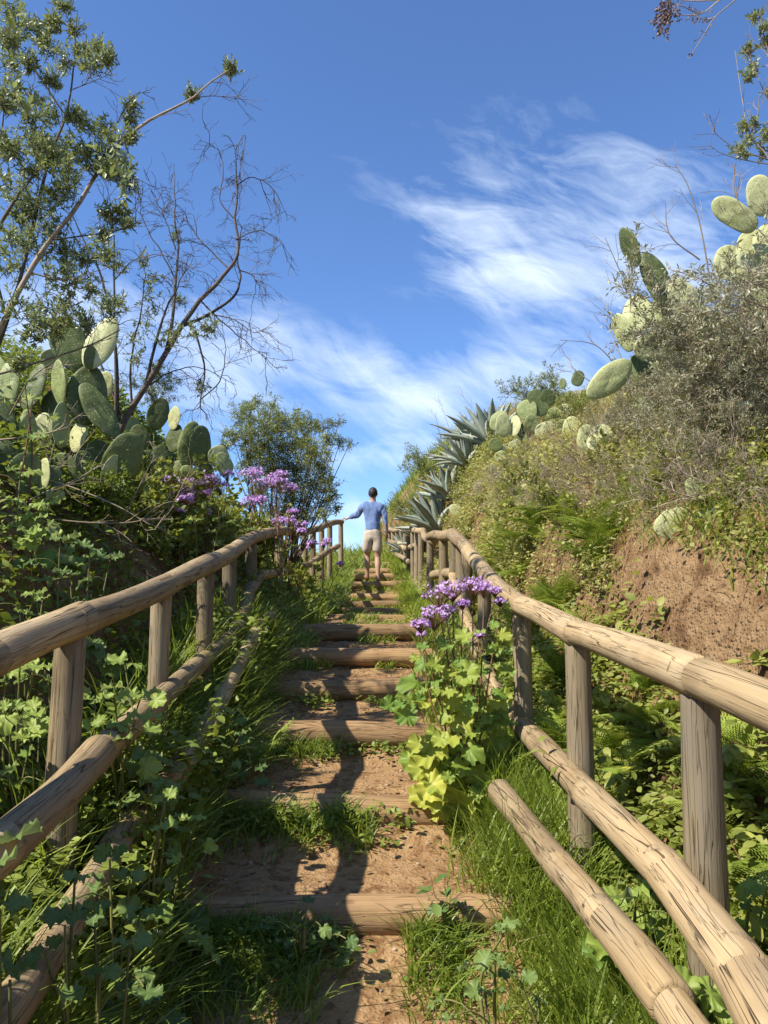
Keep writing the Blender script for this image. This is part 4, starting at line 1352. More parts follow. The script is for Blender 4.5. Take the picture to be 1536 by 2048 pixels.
cactus('big prickly pear on the left, two tall pads raised above it', (180, 960),  # several pads take the dark skin colour in place of tree shade
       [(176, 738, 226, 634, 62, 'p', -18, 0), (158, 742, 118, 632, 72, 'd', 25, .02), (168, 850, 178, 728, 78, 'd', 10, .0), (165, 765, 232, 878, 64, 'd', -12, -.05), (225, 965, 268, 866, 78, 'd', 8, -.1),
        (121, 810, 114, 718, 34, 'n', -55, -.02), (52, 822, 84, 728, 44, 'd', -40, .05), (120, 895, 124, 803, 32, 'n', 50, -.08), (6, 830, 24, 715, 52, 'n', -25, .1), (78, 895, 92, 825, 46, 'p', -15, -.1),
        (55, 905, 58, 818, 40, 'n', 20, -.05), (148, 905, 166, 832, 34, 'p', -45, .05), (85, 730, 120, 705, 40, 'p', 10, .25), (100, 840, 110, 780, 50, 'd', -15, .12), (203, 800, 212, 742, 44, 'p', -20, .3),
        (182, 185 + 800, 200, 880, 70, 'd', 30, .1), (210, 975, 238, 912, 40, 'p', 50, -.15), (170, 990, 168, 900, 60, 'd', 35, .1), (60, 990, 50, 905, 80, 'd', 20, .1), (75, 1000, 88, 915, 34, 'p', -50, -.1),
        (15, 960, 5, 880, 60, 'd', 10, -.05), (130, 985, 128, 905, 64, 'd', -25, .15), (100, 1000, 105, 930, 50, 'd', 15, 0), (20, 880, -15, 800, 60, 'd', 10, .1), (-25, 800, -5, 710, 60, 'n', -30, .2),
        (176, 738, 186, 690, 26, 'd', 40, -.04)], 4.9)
cactus('brown green prickly pear behind the bare left tree', (340, 990),
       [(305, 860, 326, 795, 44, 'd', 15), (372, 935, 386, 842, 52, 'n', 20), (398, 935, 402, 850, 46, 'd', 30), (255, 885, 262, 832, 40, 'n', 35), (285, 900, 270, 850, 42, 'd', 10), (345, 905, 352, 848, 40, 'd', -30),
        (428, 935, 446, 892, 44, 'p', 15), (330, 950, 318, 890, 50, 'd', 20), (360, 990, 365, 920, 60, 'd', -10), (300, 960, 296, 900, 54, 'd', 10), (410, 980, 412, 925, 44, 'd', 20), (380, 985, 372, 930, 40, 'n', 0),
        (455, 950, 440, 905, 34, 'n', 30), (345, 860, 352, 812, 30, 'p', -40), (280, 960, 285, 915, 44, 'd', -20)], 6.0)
cactus('prickly pear high in the top right shrub, round pale pads', (1510, 560),
       [(1512, 458, 1426, 400, 60, 'p', 8, 0), (1535, 430, 1508, 352, 62, 'p', 12, .1), (1545, 520, 1528, 450, 66, 'p', 10, .05), (1500, 540, 1508, 460, 72, 'p', 10, .15), (1470, 560, 1455, 490, 70, 'p', 15, .25), (1530, 640, 1518, 545, 80, 'n', 10, .2), (1560, 560, 1560, 480, 70, 'n', 0, .2)], 4.0)
cactus('prickly pear on the right skyline with a leaning dark pad', (1370, 700),
       [(1277, 532, 1243, 456, 44, 'd', -48, 0), (1338, 615, 1290, 502, 52, 'd', 28, .05), (1382, 640, 1350, 556, 62, 'p', 10, -.05), (1284, 664, 1266, 590, 66, 'p', 6, -.1), (1264, 702, 1229, 628, 46, 'p', -22, -.05),
        (1268, 700, 1366, 686, 62, 'p', 8, -.15), (1260, 724, 1176, 796, 68, 'p', 0, -.15), (1312, 660, 1312, 600, 36, 'p', 20, 0), (1390, 720, 1384, 640, 66, 'n', 20, .05), (1340, 740, 1350, 670, 60, 'n', 20, .1), (1310, 790, 1264, 712, 46, 'd', 25, .05), (1375, 700, 1336, 612, 56, 'd', 20, .08), (1330, 740, 1300, 690, 40, 'n', 10, .1), (1300, 830, 1300, 760, 50, 'd', -20, .1)], 4.7)
rows = [(1008, 874, 1004, 826, 36, 'p', 20), (985, 860, 1010, 822, 34, 'p', 10), (1030, 872, 1028, 832, 30, 'p', -35), (1045, 880, 1052, 848, 32, 'd', 30), (1018, 900, 1040, 880, 22, 'p', 5), (978, 895, 1004, 884, 30, 'n', 10),
        (1000, 905, 1018, 898, 30, 'p', 0), (1072, 872, 1110, 850, 40, 'p', 5), (1060, 840, 1048, 800, 44, 'n', 10), (1080, 832, 1082, 795, 40, 'd', 15), (1070, 812, 1072, 778, 36, 'd', 25), (1098, 812, 1095, 778, 34, 'd', 10),
        (1124, 778, 1126, 756, 18, 'd', 5), (1150, 772, 1162, 742, 30, 'd', 10), (1100, 842, 1120, 818, 36, 'p', 0), (1140, 838, 1118, 812, 40, 'p', 5), (1128, 868, 1126, 838, 36, 'n', 15), (1146, 890, 1142, 832, 44, 'p', 10),
        (1168, 900, 1180, 850, 44, 'p', 15), (1188, 902, 1212, 850, 52, 'p', -10), (1090, 830, 1078, 808, 30, 'd', 20), (1058, 868, 1070, 830, 36, 'n', 20), (1040, 900, 1048, 862, 24, 'd', -50), (990, 920, 1010, 906, 24, 'p', 0)]
cactus('far prickly pear thicket on the right slope beside the agaves', (1090, 900), rows, 8.6, .95)
cactus('lone yellowish prickly pear pad poking from the right bank, largest', (1400, 1035), [(1394, 1030, 1310, 1064, 66, 'p', 4, 0, .02), (1432, 1022, 1390, 1034, 22, 'n', 20, .03), (1470, 1000, 1426, 1026, 34, 'd', 30, .05)], 3.75, .05)
cactus('pale pad half hidden in bare brush on the right bank', (1370, 960), [(1384, 962, 1360, 912, 56, 'p', 10, 0), (1400, 1000, 1382, 955, 40, 'n', 20, .05)], 4.6, .2)
cactus('two small pads low on the right slope under the thicket', (1000, 950), [(998, 955, 985, 925, 26, 'p', 10, 0), (1000, 968, 996, 942, 30, 'p', 10, -.1), (1006, 985, 1000, 962, 22, 'n', 20, 0)], 9.0, .3)
cactus('single yellow pad above the red soil of the right slope', (968, 990), [(978, 992, 950, 968, 32, 'p', 5, 0), (988, 1004, 974, 988, 18, 'n', 10, .05)], 10.0, .2)
cactus('lowest yellow pad on the red soil behind the far railing', (915, 1030), [(928, 1028, 898, 1014, 26, 'p', 5, 0), (940, 1036, 924, 1026, 16, 'n', 10, .05)], 11.2, .15)
cf = bpy.data.objects['prickly_pear.003']
fm = MB()
v = np.array([(math.sin(a) * math.cos(b), math.sin(a) * math.sin(b), math.cos(a)) for a in np.linspace(0, math.pi, 9) for b in np.linspace(0, 6.283, 12, endpoint=False)])
i_ = np.arange(8)[:, None] * 12; j_ = np.arange(12)[None]
fm.add(v * [.025, .022, .032] + np.array(at(1256, 668, 4.45)), np.stack([i_ + j_, i_ + 12 + j_, i_ + 12 + (j_ + 1) % 12, i_ + (j_ + 1) % 12], -1).reshape(-1, 4), .5)
fo = fm.build('fruit', M['cactus']); fo.parent = cf; fo.location = -Vector(cf.location)
fo['label'] = 'small round green fruit between the pads'


# ------------------------------------------------------------------ agaves
def agave_mesh(nl, seed):
    r_ = np.random.default_rng(seed)
    mb = MB()
    prof = np.array([(0, .08), (.12, .066), (.3, .074), (.5, .080), (.7, .062), (.87, .032), (1.0, .002)])
    for k in range(nl):
        a = k * 2.39996 + r_.normal(0, .12)
        tilt = R(86) - (k / nl) ** .7 * R(70) + r_.normal(0, .08)
        tilt = R(12) + (1 - k / nl) * R(74) + r_.normal(0, .07)
        L = r_.uniform(.85, 1.1) * (.75 + .25 * k / nl)
        dr = np.array([math.cos(a), math.sin(a), 0]); up = np.array([0, 0, 1.0])
        sd = np.array([-math.sin(a), math.cos(a), 0])
        V = []
        bend = r_.uniform(-.1, .45)
        for t_, w in prof:
            tl = tilt - bend * t_ * .8
            c = dr * (.05 + math.cos(tl) * L * t_) + up * math.sin(tl) * L * t_
            n = -dr * math.sin(tl) + up * math.cos(tl)
            th = .03 * (1 - t_) + .003
            V += [c - sd * w + n * w * .5, c - sd * w * .5 + n * .06 * w, c + n * 0, c + sd * w * .5 + n * .06 * w, c + sd * w + n * w * .5, c + sd * w * .5 - n * th, c - n * (th * 1.4), c - sd * w * .5 - n * th]
        m = len(prof)
        i = np.arange(m - 1)[:, None] * 8; j = np.arange(8)[None]
        mb.add(np.array(V), np.stack([i + j, i + (j + 1) % 8, i + 8 + (j + 1) % 8, i + 8 + j], -1).reshape(-1, 4), r_.uniform(.1, .9))
    return mb.mesh('agave')


am = [agave_mesh(30, 3), agave_mesh(26, 8)]
AG = [((985, 888), 11.6, .72, 'tallest dark agave beside the prickly pear thicket'), ((952, 892), 12.4, .72, 'dark upright agave second from the thicket'), ((935, 915), 12.0, .62, 'agave in the middle of the right slope row'),
      ((898, 942), 12.8, .72, 'broad silvery agave above the red soil'), ((876, 968), 13.2, .74, 'pale agave with leaves lying over the soil'), ((845, 978), 14.6, .62, 'grey agave over the far railing'),
      ((808, 985), 16.2, .5, "agave whose leaves reach the walker's head"), ((915, 905), 13.4, .6, 'small agave behind the middle of the row'), ((965, 865), 12.6, .6, 'agave peeking over the thicket end of the row'), ((880, 935), 14.0, .6, 'agave on the crest behind the broad silvery one'), ((850, 958), 15.0, .55, 'small upright agave on the crest above the far railing')]
for k, ((px, py), d, sc, lab) in enumerate(AG):
    q = at(px, py, d)
    o = link('agave', am[k % 2], M['agave'])
    o.location = (q.x, q.y, min(q.z, ground_z(q.x, q.y) + .2)) if q.z > ground_z(q.x, q.y) else q
    o.rotation_euler = (random.uniform(-.1, .05), random.uniform(-.5, -.05), random.uniform(0, 6))
    o.scale = tuple(sc * 1.1 * random.uniform(.85, 1.12) for _ in range(3))
    tag(o, lab, 'agave', 'agaves along the right slope')
# ------------------------------------------------------------------ bare twisted tree on the left bank
def limb(pts, d, n=22, dd=None):
    dd = dd or [0] * len(pts)
    return smooth_path([at(p[0], p[1], d + e) for p, e in zip(pts, dd)], n)


def arching(mb, spots, b, d0, L, r, wob=.16, grav=-.03, lvl=0, kids=4):
    p = wander(b, d0, L, 9, wob, grav)
    tube(mb, p, np.linspace(r, max(r * .35, .0012), 10), 4 if r > .004 else 3, tint=rng.random())
    spots.append((p[-1], p[-1] - p[-2]))
    if lvl < 1:
        for k in range(kids):
            i = rng.integers(2, 9)
            t = p[i] - p[i - 1]; t /= np.linalg.norm(t)
            arching(mb, spots, p[i], side_dir(t, .7), L * rng.uniform(.22, .5), r * .55, wob, grav, lvl + 1)


def leaf_clumps(lm, mb, spots, tmpl, shoots, leaves, L, s0, s1, jitter=.0):
    """leafy shoots: short twigs closely set with leaves"""
    Pp, D, N_, S = [], [], [], []
    for c, r in spots:
        c = np.array(c)
        for _ in range(shoots):
            d = rdir(1)[0] + [0, 0, .55]; d /= np.linalg.norm(d)
            b = c + rdir(1)[0] * r * rng.random() ** .6 - d * L * .5
            p = wander(b, d, L * rng.uniform(.7, 1.3), 5, .14, .03)
            tube(mb, p, np.linspace(.0022, .001, 6), 3, tint=rng.random())
            t, N, B = frames(p)
            for q in range(leaves):
                u = .12 + .88 * (q + rng.random()) / leaves * 1.0
                x = min(u, .999) * 5; i = int(x); f = x - i
                a = q * 2.4 + rng.random()
                o = N[i] * math.cos(a) + B[i] * math.sin(a)
                Pp.append(p[i] * (1 - f) + p[i + 1] * f); D.append(o * .8 + t[i] * (.35 + .7 * u)); N_.append(t[i] - o * .3 + [0, 0, .4]); S.append(rng.uniform(s0, s1))
    S = np.array(S)
    lm.inst(tmpl, axes(np.array(D), np.array(N_)) * S[:, None, None], np.array(Pp), rng.random(len(S)))


def bare_tree():
    d = 5.3
    q = at(240, 880, d)
    root = empty('bare_tree', tuple(q), 'gnarled nearly leafless tree rising above the left prickly pears', 'tree', None, True)
    tr, br, spots = MB(), MB(), []
    main = [([(215, 960), (240, 860), (290, 775), (330, 710), (365, 650), (400, 598), (440, 560), (468, 525), (475, 490), (470, 440), (474, 390), (470, 340), (476, 290)], .026, .003),
            ([(330, 712), (345, 640), (352, 560), (356, 500), (352, 440), (350, 390), (346, 330)], .014, .002), ([(228, 880), (232, 780), (228, 640), (229, 520), (222, 430), (195, 370)], .014, .002),
            ([(236, 870), (232, 700), (205, 560), (180, 500), (140, 430), (100, 390)], .012, .002), ([(365, 652), (420, 628), (468, 592), (480, 560), (476, 520), (482, 460)], .013, .003),
            ([(290, 775), (318, 660), (345, 590), (370, 540)], .013, .002), ([(470, 440), (440, 400), (446, 350), (436, 300), (392, 288)], .005, .0015), ([(474, 370), (500, 355), (530, 364), (558, 395), (576, 442)], .005, .0015),
            ([(470, 480), (512, 462), (545, 470), (562, 492)], .005, .0015), ([(470, 300), (490, 270), (482, 330), (474, 380)], .004, .0015), ([(455, 535), (410, 490), (370, 440), (332, 415)], .006, .0015),
            ([(352, 560), (320, 500), (285, 440), (282, 395)], .006, .0015), ([(352, 500), (330, 440), (305, 385)], .005, .0015), ([(400, 600), (440, 640), (500, 690), (560, 742)], .006, .0015),
            ([(420, 628), (470, 640), (510, 665), (545, 652)], .005, .0012), ([(390, 660), (410, 740), (400, 800), (415, 840)], .008, .003), ([(400, 800), (440, 760), (450, 690), (425, 640)], .005, .0015),
            ([(229, 560), (270, 520), (330, 510), (400, 545)], .006, .0015), ([(480, 540), (510, 560), (500, 640)], .005, .0012), ([(300, 770), (340, 745), (400, 735), (470, 770)], .006, .0015),
            ([(265, 830), (262, 720), (285, 600), (288, 520)], .010, .002), ([(250, 850), (190, 700), (150, 640), (60, 600)], .010, .002)]
    for i, (p, r0, r1) in enumerate(main):
        e = [0 if i == 0 else .18 * math.sin(i * 2.1) * k / len(p) for k in range(len(p))]
        L = limb(p, d, 30, e)
        L = L + np.stack([fbm(np.arange(30) * .45, i * 3.1, k, 2) for k in range(3)], -1) * .05 * np.linspace(0, 1, 30)[:, None]
        tube(tr if i == 0 else br, L, np.linspace(r0, r1, 30), 8 if r0 > .01 else 4, tint=rng.random())
        for k in range(18 if i < 6 else 9):
            j = rng.integers(7, 30)
            t = L[j] - L[j - 1]; t /= np.linalg.norm(t)
            arching(br, spots, L[j], side_dir(t, .9), rng.uniform(.10, .34), rng.uniform(.0018, .0035), .22, -.05, 0, 5)
    lm = MB()
    C = [((265, 690), .1), ((290, 640), .12), ((300, 610), .1), ((270, 720), .08), ((330, 680), .08), ((350, 665), .08), ((405, 660), .09), ((385, 670), .07), ((310, 560), .07), ((285, 520), .08), ((240, 530), .09), ((210, 510), .08),
         ((355, 470), .05), ((310, 740), .05), ((405, 775), .05), ((360, 600), .05), ((200, 600), .10), ((170, 640), .08), ((240, 600), .07), ((420, 655), .06)]
    leaf_clumps(lm, br, [(at(x, y, d + rng.normal(0, .12)), r) for (x, y), r in C], T_OLIVE, 12, 12, .09, .018, .03)
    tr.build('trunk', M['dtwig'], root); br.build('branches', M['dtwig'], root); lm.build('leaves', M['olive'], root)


bare_tree()


# ------------------------------------------------------------------ leafy shrub leaning in from the left
def leafy_tree():
    d = 3.8
    q = at(-60, 900, d)
    root = empty('leafy_tree', tuple(q), 'tall leafy shrub tree with glossy grey green leaves, top left', 'tree', None, True)
    tr, br, spots = MB(), MB(), []
    main = [([(-60, 1000), (-40, 800), (0, 660), (50, 560), (100, 480), (150, 420), (195, 345), (245, 285), (292, 245), (340, 220), (385, 196), (420, 165), (458, 140)], .017, .003),
            ([(-20, 740), (40, 560), (95, 330), (125, 250), (142, 180), (150, 90), (155, 20)], .011, .002), ([(-30, 40), (40, 105), (80, 155), (120, 215), (150, 250)], .008, .003), ([(-60, 700), (-20, 500), (30, 400), (90, 320), (130, 240), (140, 190)], .012, .003),
            ([(195, 345), (215, 290), (245, 225), (270, 190), (300, 185)], .004, .0015), ([(385, 196), (430, 192), (495, 200)], .003, .001), ([(142, 180), (180, 165), (215, 150)], .004, .002), ([(100, 480), (180, 470), (240, 460), (285, 440)], .005, .002),
            ([(-40, 760), (90, 720), (180, 690), (240, 660)], .007, .003), ([(250, 285), (262, 330), (258, 390)], .004, .0015), ([(10, 630), (-20, 480), (0, 300), (10, 200)], .009, .003), ([(60, 545), (130, 560), (200, 540)], .005, .002)]
    for i, (p, r0, r1) in enumerate(main):
        e = [0 if i == 0 else .22 * math.sin(i * 1.7) * k / len(p) for k in range(len(p))]
        L = limb(p, d, 26, e)
        tube(tr if i == 0 else br, L, np.linspace(r0, r1, 26), 7 if r0 > .009 else 4, tint=rng.random())
        for k in range(7):
            j = rng.integers(5, 24)
            t = L[j] - L[j - 1]; t /= np.linalg.norm(t)
            arching(br, spots, L[j], side_dir(t, .8), rng.uniform(.08, .28), .002, .14, .02, 0, 2)
    lm = MB()
    C = [(20, 20, 26), (45, 45, 26), (15, 75, 28), (110, 45, 10), (95, 95, 22), (150, 60, 14), (165, 105, 16), (195, 95, 10), (130, 125, 30), (190, 125, 28), (215, 120, 16), (60, 130, 14), (20, 130, 26), (100, 160, 16), (30, 180, 28), (70, 205, 34), (20, 215, 24),
         (60, 240, 26), (100, 230, 20), (170, 245, 28), (205, 260, 24), (225, 285, 20), (150, 235, 16), (262, 240, 17), (266, 215, 12), (262, 275, 13), (385, 190, 11), (460, 140, 10), (110, 300, 30), (90, 320, 30), (150, 300, 30), (140, 340, 26), (20, 300, 26),
         (200, 335, 22), (225, 350, 18), (255, 365, 18), (240, 330, 16), (15, 370, 34), (60, 385, 36), (100, 400, 34), (40, 430, 40), (90, 440, 40), (120, 470, 30), (20, 480, 40), (70, 500, 40), (130, 510, 28), (215, 430, 18), (240, 425, 20), (255, 450, 16), (25, 540, 40),
         (90, 560, 36), (140, 560, 26), (180, 570, 26), (30, 610, 34), (80, 620, 30), (130, 610, 22), (170, 520, 22), (60, 670, 18), (210, 470, 14), (170, 650, 18), (110, 660, 22), (40, 730, 14), (-20, 300, 40), (-30, 500, 50), (-20, 120, 40), (-30, 640, 40)]
    C += [(rng.uniform(-40, 250), rng.uniform(280, 660), rng.uniform(16, 34)) for _ in range(22)] + [(rng.uniform(-40, 130), rng.uniform(0, 300), rng.uniform(12, 26)) for _ in range(6)]
    sp = [(at(x, y, d + rng.normal(0, .2)), r * 1.15 * px_m(d)) for x, y, r in C]
    leaf_clumps(lm, br, sp, T_OLIVE, 23, 12, .085, .015, .030)
    big = MB()
    sp = [(at(x, y, d - .5), 20 * px_m(d)) for x, y in ((205, 325), (235, 340), (258, 370), (225, 300), (60, 205), (20, 60))]
    leaf_clumps(lm, br, sp, T_OLIVE, 3, 9, .12, .035, .06)
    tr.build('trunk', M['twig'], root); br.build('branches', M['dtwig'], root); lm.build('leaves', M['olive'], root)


leafy_tree()


# ------------------------------------------------------------------ round feathery bush on the left skyline
def round_bush():
    d = 9.2
    q = at(560, 1075, d)
    root = empty('round_bush', (q.x, q.y, ground_z(q.x, q.y) - .05), 'dense round bush with feathery upper branches on the left skyline', 'bush', None, True)
    br, spots = MB(), []
    b = np.array(root.location)
    C = [(478, 838, 16), (500, 815, 16), (515, 802, 10), (535, 855, 30), (565, 850, 26), (590, 842, 26), (612, 850, 26), (635, 852, 18), (660, 848, 12), (680, 842, 6), (655, 878, 20), (680, 884, 14), (698, 890, 7), (600, 885, 40), (560, 900, 44), (520, 895, 40), (625, 905, 34),
         (490, 880, 30), (465, 870, 18), (640, 930, 30), (590, 940, 48), (540, 940, 44), (655, 965, 24), (620, 970, 40), (570, 985, 44), (665, 990, 16), (650, 1005, 20), (610, 1015, 40), (560, 1030, 40), (645, 1030, 16), (500, 930, 30), (672, 1015, 8), (520, 990, 30), (600, 1050, 30), (450, 890, 14)]
    sp = [(at(x, y, d + rng.normal(0, .30)), r * px_m(d)) for x, y, r in C]
    for c, r in sp:
        c = np.array(c)
        p = smooth_path([b + rng.normal(0, .05, 3) * [1, 1, 0], b * .55 + c * .45 + rng.normal(0, .08, 3), c], 12)
        tube(br, p, np.linspace(.014, .003, 12), 4, tint=rng.random())
    lm = MB()
    for c, r in sp:
        k = int(7 + 180 * r * r / .08)
        leaf_clumps(lm, br, [(c, r)], T_LANCE, k, 11, .17, .026, .05)
    br.build('trunk', M['dtwig'], root); lm.build('crown', M['bush'], root)


round_bush()


# ------------------------------------------------------------------ shrub at the right edge, dry umbel overhead
def edge_shrub():
    d = 3.4
    q = at(1640, 620, d)
    root = empty('leafy_tree', tuple(q), 'sparse grey green shrub with leaf tufts at the right edge', 'tree', None, True)
    br, lm, spots = MB(), MB(), []
    for p, r0 in (([(1640, 700), (1590, 480), (1545, 330), (1500, 270), (1485, 200), (1470, 100)], .006), ([(1540, 320), (1480, 300), (1440, 275), (1415, 245)], .004), ([(1590, 480), (1560, 250), (1545, 130), (1500, 75)], .006), ([(1560, 250), (1520, 165), (1495, 95)], .003),
                  ([(1545, 330), (1480, 318), (1440, 305), (1420, 290)], .003), ([(1500, 270), (1515, 230), (1518, 195)], .003), ([(1545, 130), (1525, 60), (1520, 20)], .004), ([(1550, 500), (1475, 400), (1468, 330)], .003)):
        L = limb(p, d, 20); tube(br, L, np.linspace(r0, .0014, 20), 4, tint=rng.random())
        for k in range(4):
            j = rng.integers(8, 19); t = L[j] - L[j - 1]; t /= np.linalg.norm(t)
            arching(br, spots, L[j], side_dir(t, .7), .10, .0014, .1, .02, 0, 1)
    C = [(1485, 255, 14), (1510, 250, 18), (1530, 265, 20), (1500, 285, 16), (1490, 305, 14), (1525, 300, 22), (1545, 280, 30), (1475, 300, 10), (1505, 140, 12), (1500, 155, 10), (1510, 35, 7), (1528, 55, 10), (1532, 85, 12), (1498, 100, 6), (1545, 90, 16), (1560, 300, 30), (1540, 180, 8)]
    leaf_clumps(lm, br, [(at(x, y, d + rng.normal(0, .06)), r * px_m(d)) for x, y, r in C], T_OLIVE, 9, 11, .06, .016, .028)
    br.build('branches', M['twig'], root); lm.build('leaves', M['olive'], root)


edge_shrub()


def umbel():
    d = 2.6
    root = empty('dry_flower_stalk', tuple(at(1620, -150, d)), 'dry arching stalk with a withered flower cluster, top right', 'plant', None, True)
    br, hd, spots = MB(), MB(), []
    for p, r0 in (([(1680, 200), (1640, -60), (1520, -55), (1440, 0), (1400, 28), (1340, 30)], .005), ([(1520, -55), (1470, 0), (1430, 35), (1405, 75), (1383, 108)], .003), ([(1430, 35), (1410, 38), (1385, 30)], .0025), ([(1440, 0), (1380, 2), (1345, -4)], .0025), ([(1400, 28), (1362, 12), (1352, 20)], .002)):
        L = limb(p, d, 20); tube(br, L, np.linspace(r0, .0012, 20), 5, tint=rng.random())
        for k in range(5):
            j = rng.integers(10, 19); t = L[j] - L[j - 1]; t /= np.linalg.norm(t)
            arching(br, spots, L[j], side_dir(t, .8), .035, .0009, .15, .0, 0, 2)
    c0 = np.array(at(1328, 30, d))
    for k in range(60):
        c = c0 + rng.normal(0, 1, 3) * [14 * px_m(d), .02, 20 * px_m(d)]
        tube(br, smooth_path([at(1345, 28, d), (np.array(at(1345, 28, d)) + c) / 2 + [0, 0, .006], c], 5), .0007, 3)
        P_ = c + rng.normal(0, .0035, (7, 3))
        hd.inst(SMALLROUND[k % 2], axes(rdir(7), rdir(7)) * .0085, P_)
    for c in ((1383, 108), (1382, 14), (1412, 40), (1388, 40)):
        for k in range(6):
            hd.inst(SMALLROUND[k % 2], axes(rdir(2), rdir(2)) * .007, np.array(at(*c, d)) + rng.normal(0, .006, (2, 3)))
    br.build('stalk', M['twig'], root); hd.build('flower_cluster', M['seed'], root)


umbel()

# loose dead canes across the left bank, thin stalks on the right skyline
def canes(name, label, cat, lst, mat):
    root = empty(name, tuple(lst[0][0]), label, cat, None, True)
    mb, sp = MB(), []
    for p in lst:
        L = smooth_path(p, 20)
        tube(mb, L, np.linspace(.006, .002, 20), 4, tint=rng.random())
        for k in range(5):
            j = rng.integers(6, 19); t = L[j] - L[j - 1]; t /= np.linalg.norm(t)
            arching(mb, sp, L[j], side_dir(t, .6), .2, .0022, .1, 0, 0, 2)
    mb.build('canes', mat, root)


canes('dead_canes', 'pale dead canes leaning over the left bank below the cactus', 'dead branches',
      [[at(*p, e) for p in L] for L, e in (([(220, 1090), (265, 1000), (300, 930), (325, 880)], 4.6), ([(310, 1060), (350, 1000), (390, 920)], 5.0), ([(0, 1010), (120, 1040), (260, 1045), (330, 1020)], 4.0), ([(0, 880), (80, 870), (150, 850)], 3.9),
                                       ([(20, 940), (130, 970), (230, 1010), (300, 1050)], 4.1), ([(60, 1060), (90, 960), (110, 880)], 4.2), ([(0, 1060), (60, 1000), (150, 960), (200, 930)], 4.0), ([(150, 1080), (170, 1000), (150, 920), (190, 860)], 4.5), ([(20, 830), (60, 760), (110, 720)], 4.3))], M['twig'])
canes('dead_canes', 'single dark cane arching across the shaded left bank', 'dead branches', [[at(*p, 4.2) for p in ((60, 1010), (150, 1040), (240, 1080), (300, 1110))]], M['dtwig'])
canes('dry_stalks', 'thin dry stalks standing against the sky, right shrub', 'dry stalks',
      [[at(*p, 4.8) for p in L] for L in (([(1420, 560), (1400, 450), (1375, 370), (1350, 330)]), ([(1480, 420), (1472, 380), (1468, 325)]), ([(1400, 520), (1340, 470), (1330, 400)]), ([(1300, 620), (1250, 560), (1210, 475)]))], M['twig'])
canes('dry_stalks', 'tall dead stalks rising from the mid right skyline', 'dry stalks',
      [[at(*p, 6.5) for p in L] for L in (([(1240, 740), (1190, 690), (1120, 680)]), ([(1260, 760), (1220, 660), (1205, 620)]), ([(1220, 790), (1150, 740), (1140, 715)]), ([(1290, 700), (1225, 640), (1210, 600)]))], M['twig'])
canes('dry_stalks', 'faint dry grass stalks above the agave row', 'dry stalks',
      [[at(*p, 12.) for p in L] for L in (([(930, 920), (900, 860), (880, 800)]), ([(900, 930), (880, 870), (870, 825)]), ([(960, 890), (945, 820), (915, 780)]), ([(990, 860), (1010, 800), (1040, 770)]))], M['twig'])
canes('dry_stalks', 'dead twigs hanging below the thicket of prickly pears', 'dry stalks',
      [[at(*p, 8.2) for p in L] for L in (([(1050, 980), (1060, 920), (1075, 880)]), ([(1180, 920), (1140, 890), (1110, 870)]), ([(1010, 1000), (1000, 950), (960, 940)]), ([(1090, 1040), (1070, 980), (1080, 930)]))], M['twig'])

# extra bushes on the skylines
cfgb = [(7, .5, .8, .15, .02, .15), (5, .5, .7, .15, .02, .1)]
sb = [shrub('small_bush', 'small dark bush behind the agave row on the right skyline', 'bush', None, .6, 6, cfgb, (0, 0, 0), .008, M['dtwig'], M['bush'], T_LANCE, 5, .035, .06, .02)]
def on_sky(px, py, d):
    q = at(px, py, d); return (q.x, q.y, q.z)
place(sb, [(*on_sky(850, 955, 15.5), 1.0, 'small dark bush behind the agave row on the right skyline'), (*on_sky(1075, 815, 9.6), .75, 'small dark bush above the far prickly pears'), (*on_sky(1150, 850, 7.6), .55, 'leafy bush in front of the far prickly pears'),
           (*on_sky(850, 1040, 13.6), .8, 'grey green bush under the agaves by the far railing'), (*on_sky(812, 1040, 15.5), .8, "grey bush right of the walker's shoulder"), (*on_sky(520, 860, 9.0), .6, 'wispy bush beside the round bush'),
           (*on_sky(310, 800, 5.6), .38, 'small leafy bush between the left cacti')])
# tall growth on the left bank outside the picture, shading the near steps
lb_ = [shrub('bank_bush', 'dark leafy bush on the shaded left bank', 'bush', 'bushes on the left bank', .75, 7, cfgb, (.1, 0, 0), .009, M['dtwig'], M['weedd'], T_OVAL, 6, .035, .06, .03) for _ in range(2)]
place(lb_, [(-1.75, .7, None, .9, None), (-2.6, 1.9, None, .7, None), (-2.2, .2, None, 1.2, None), (-2.6, 3.4, None, .6, None), (-1.75, 4.6, None, .45, None),
            (-1.45, 7.4, None, .55, None), (-1.4, -.3, None, 1.2, None)])
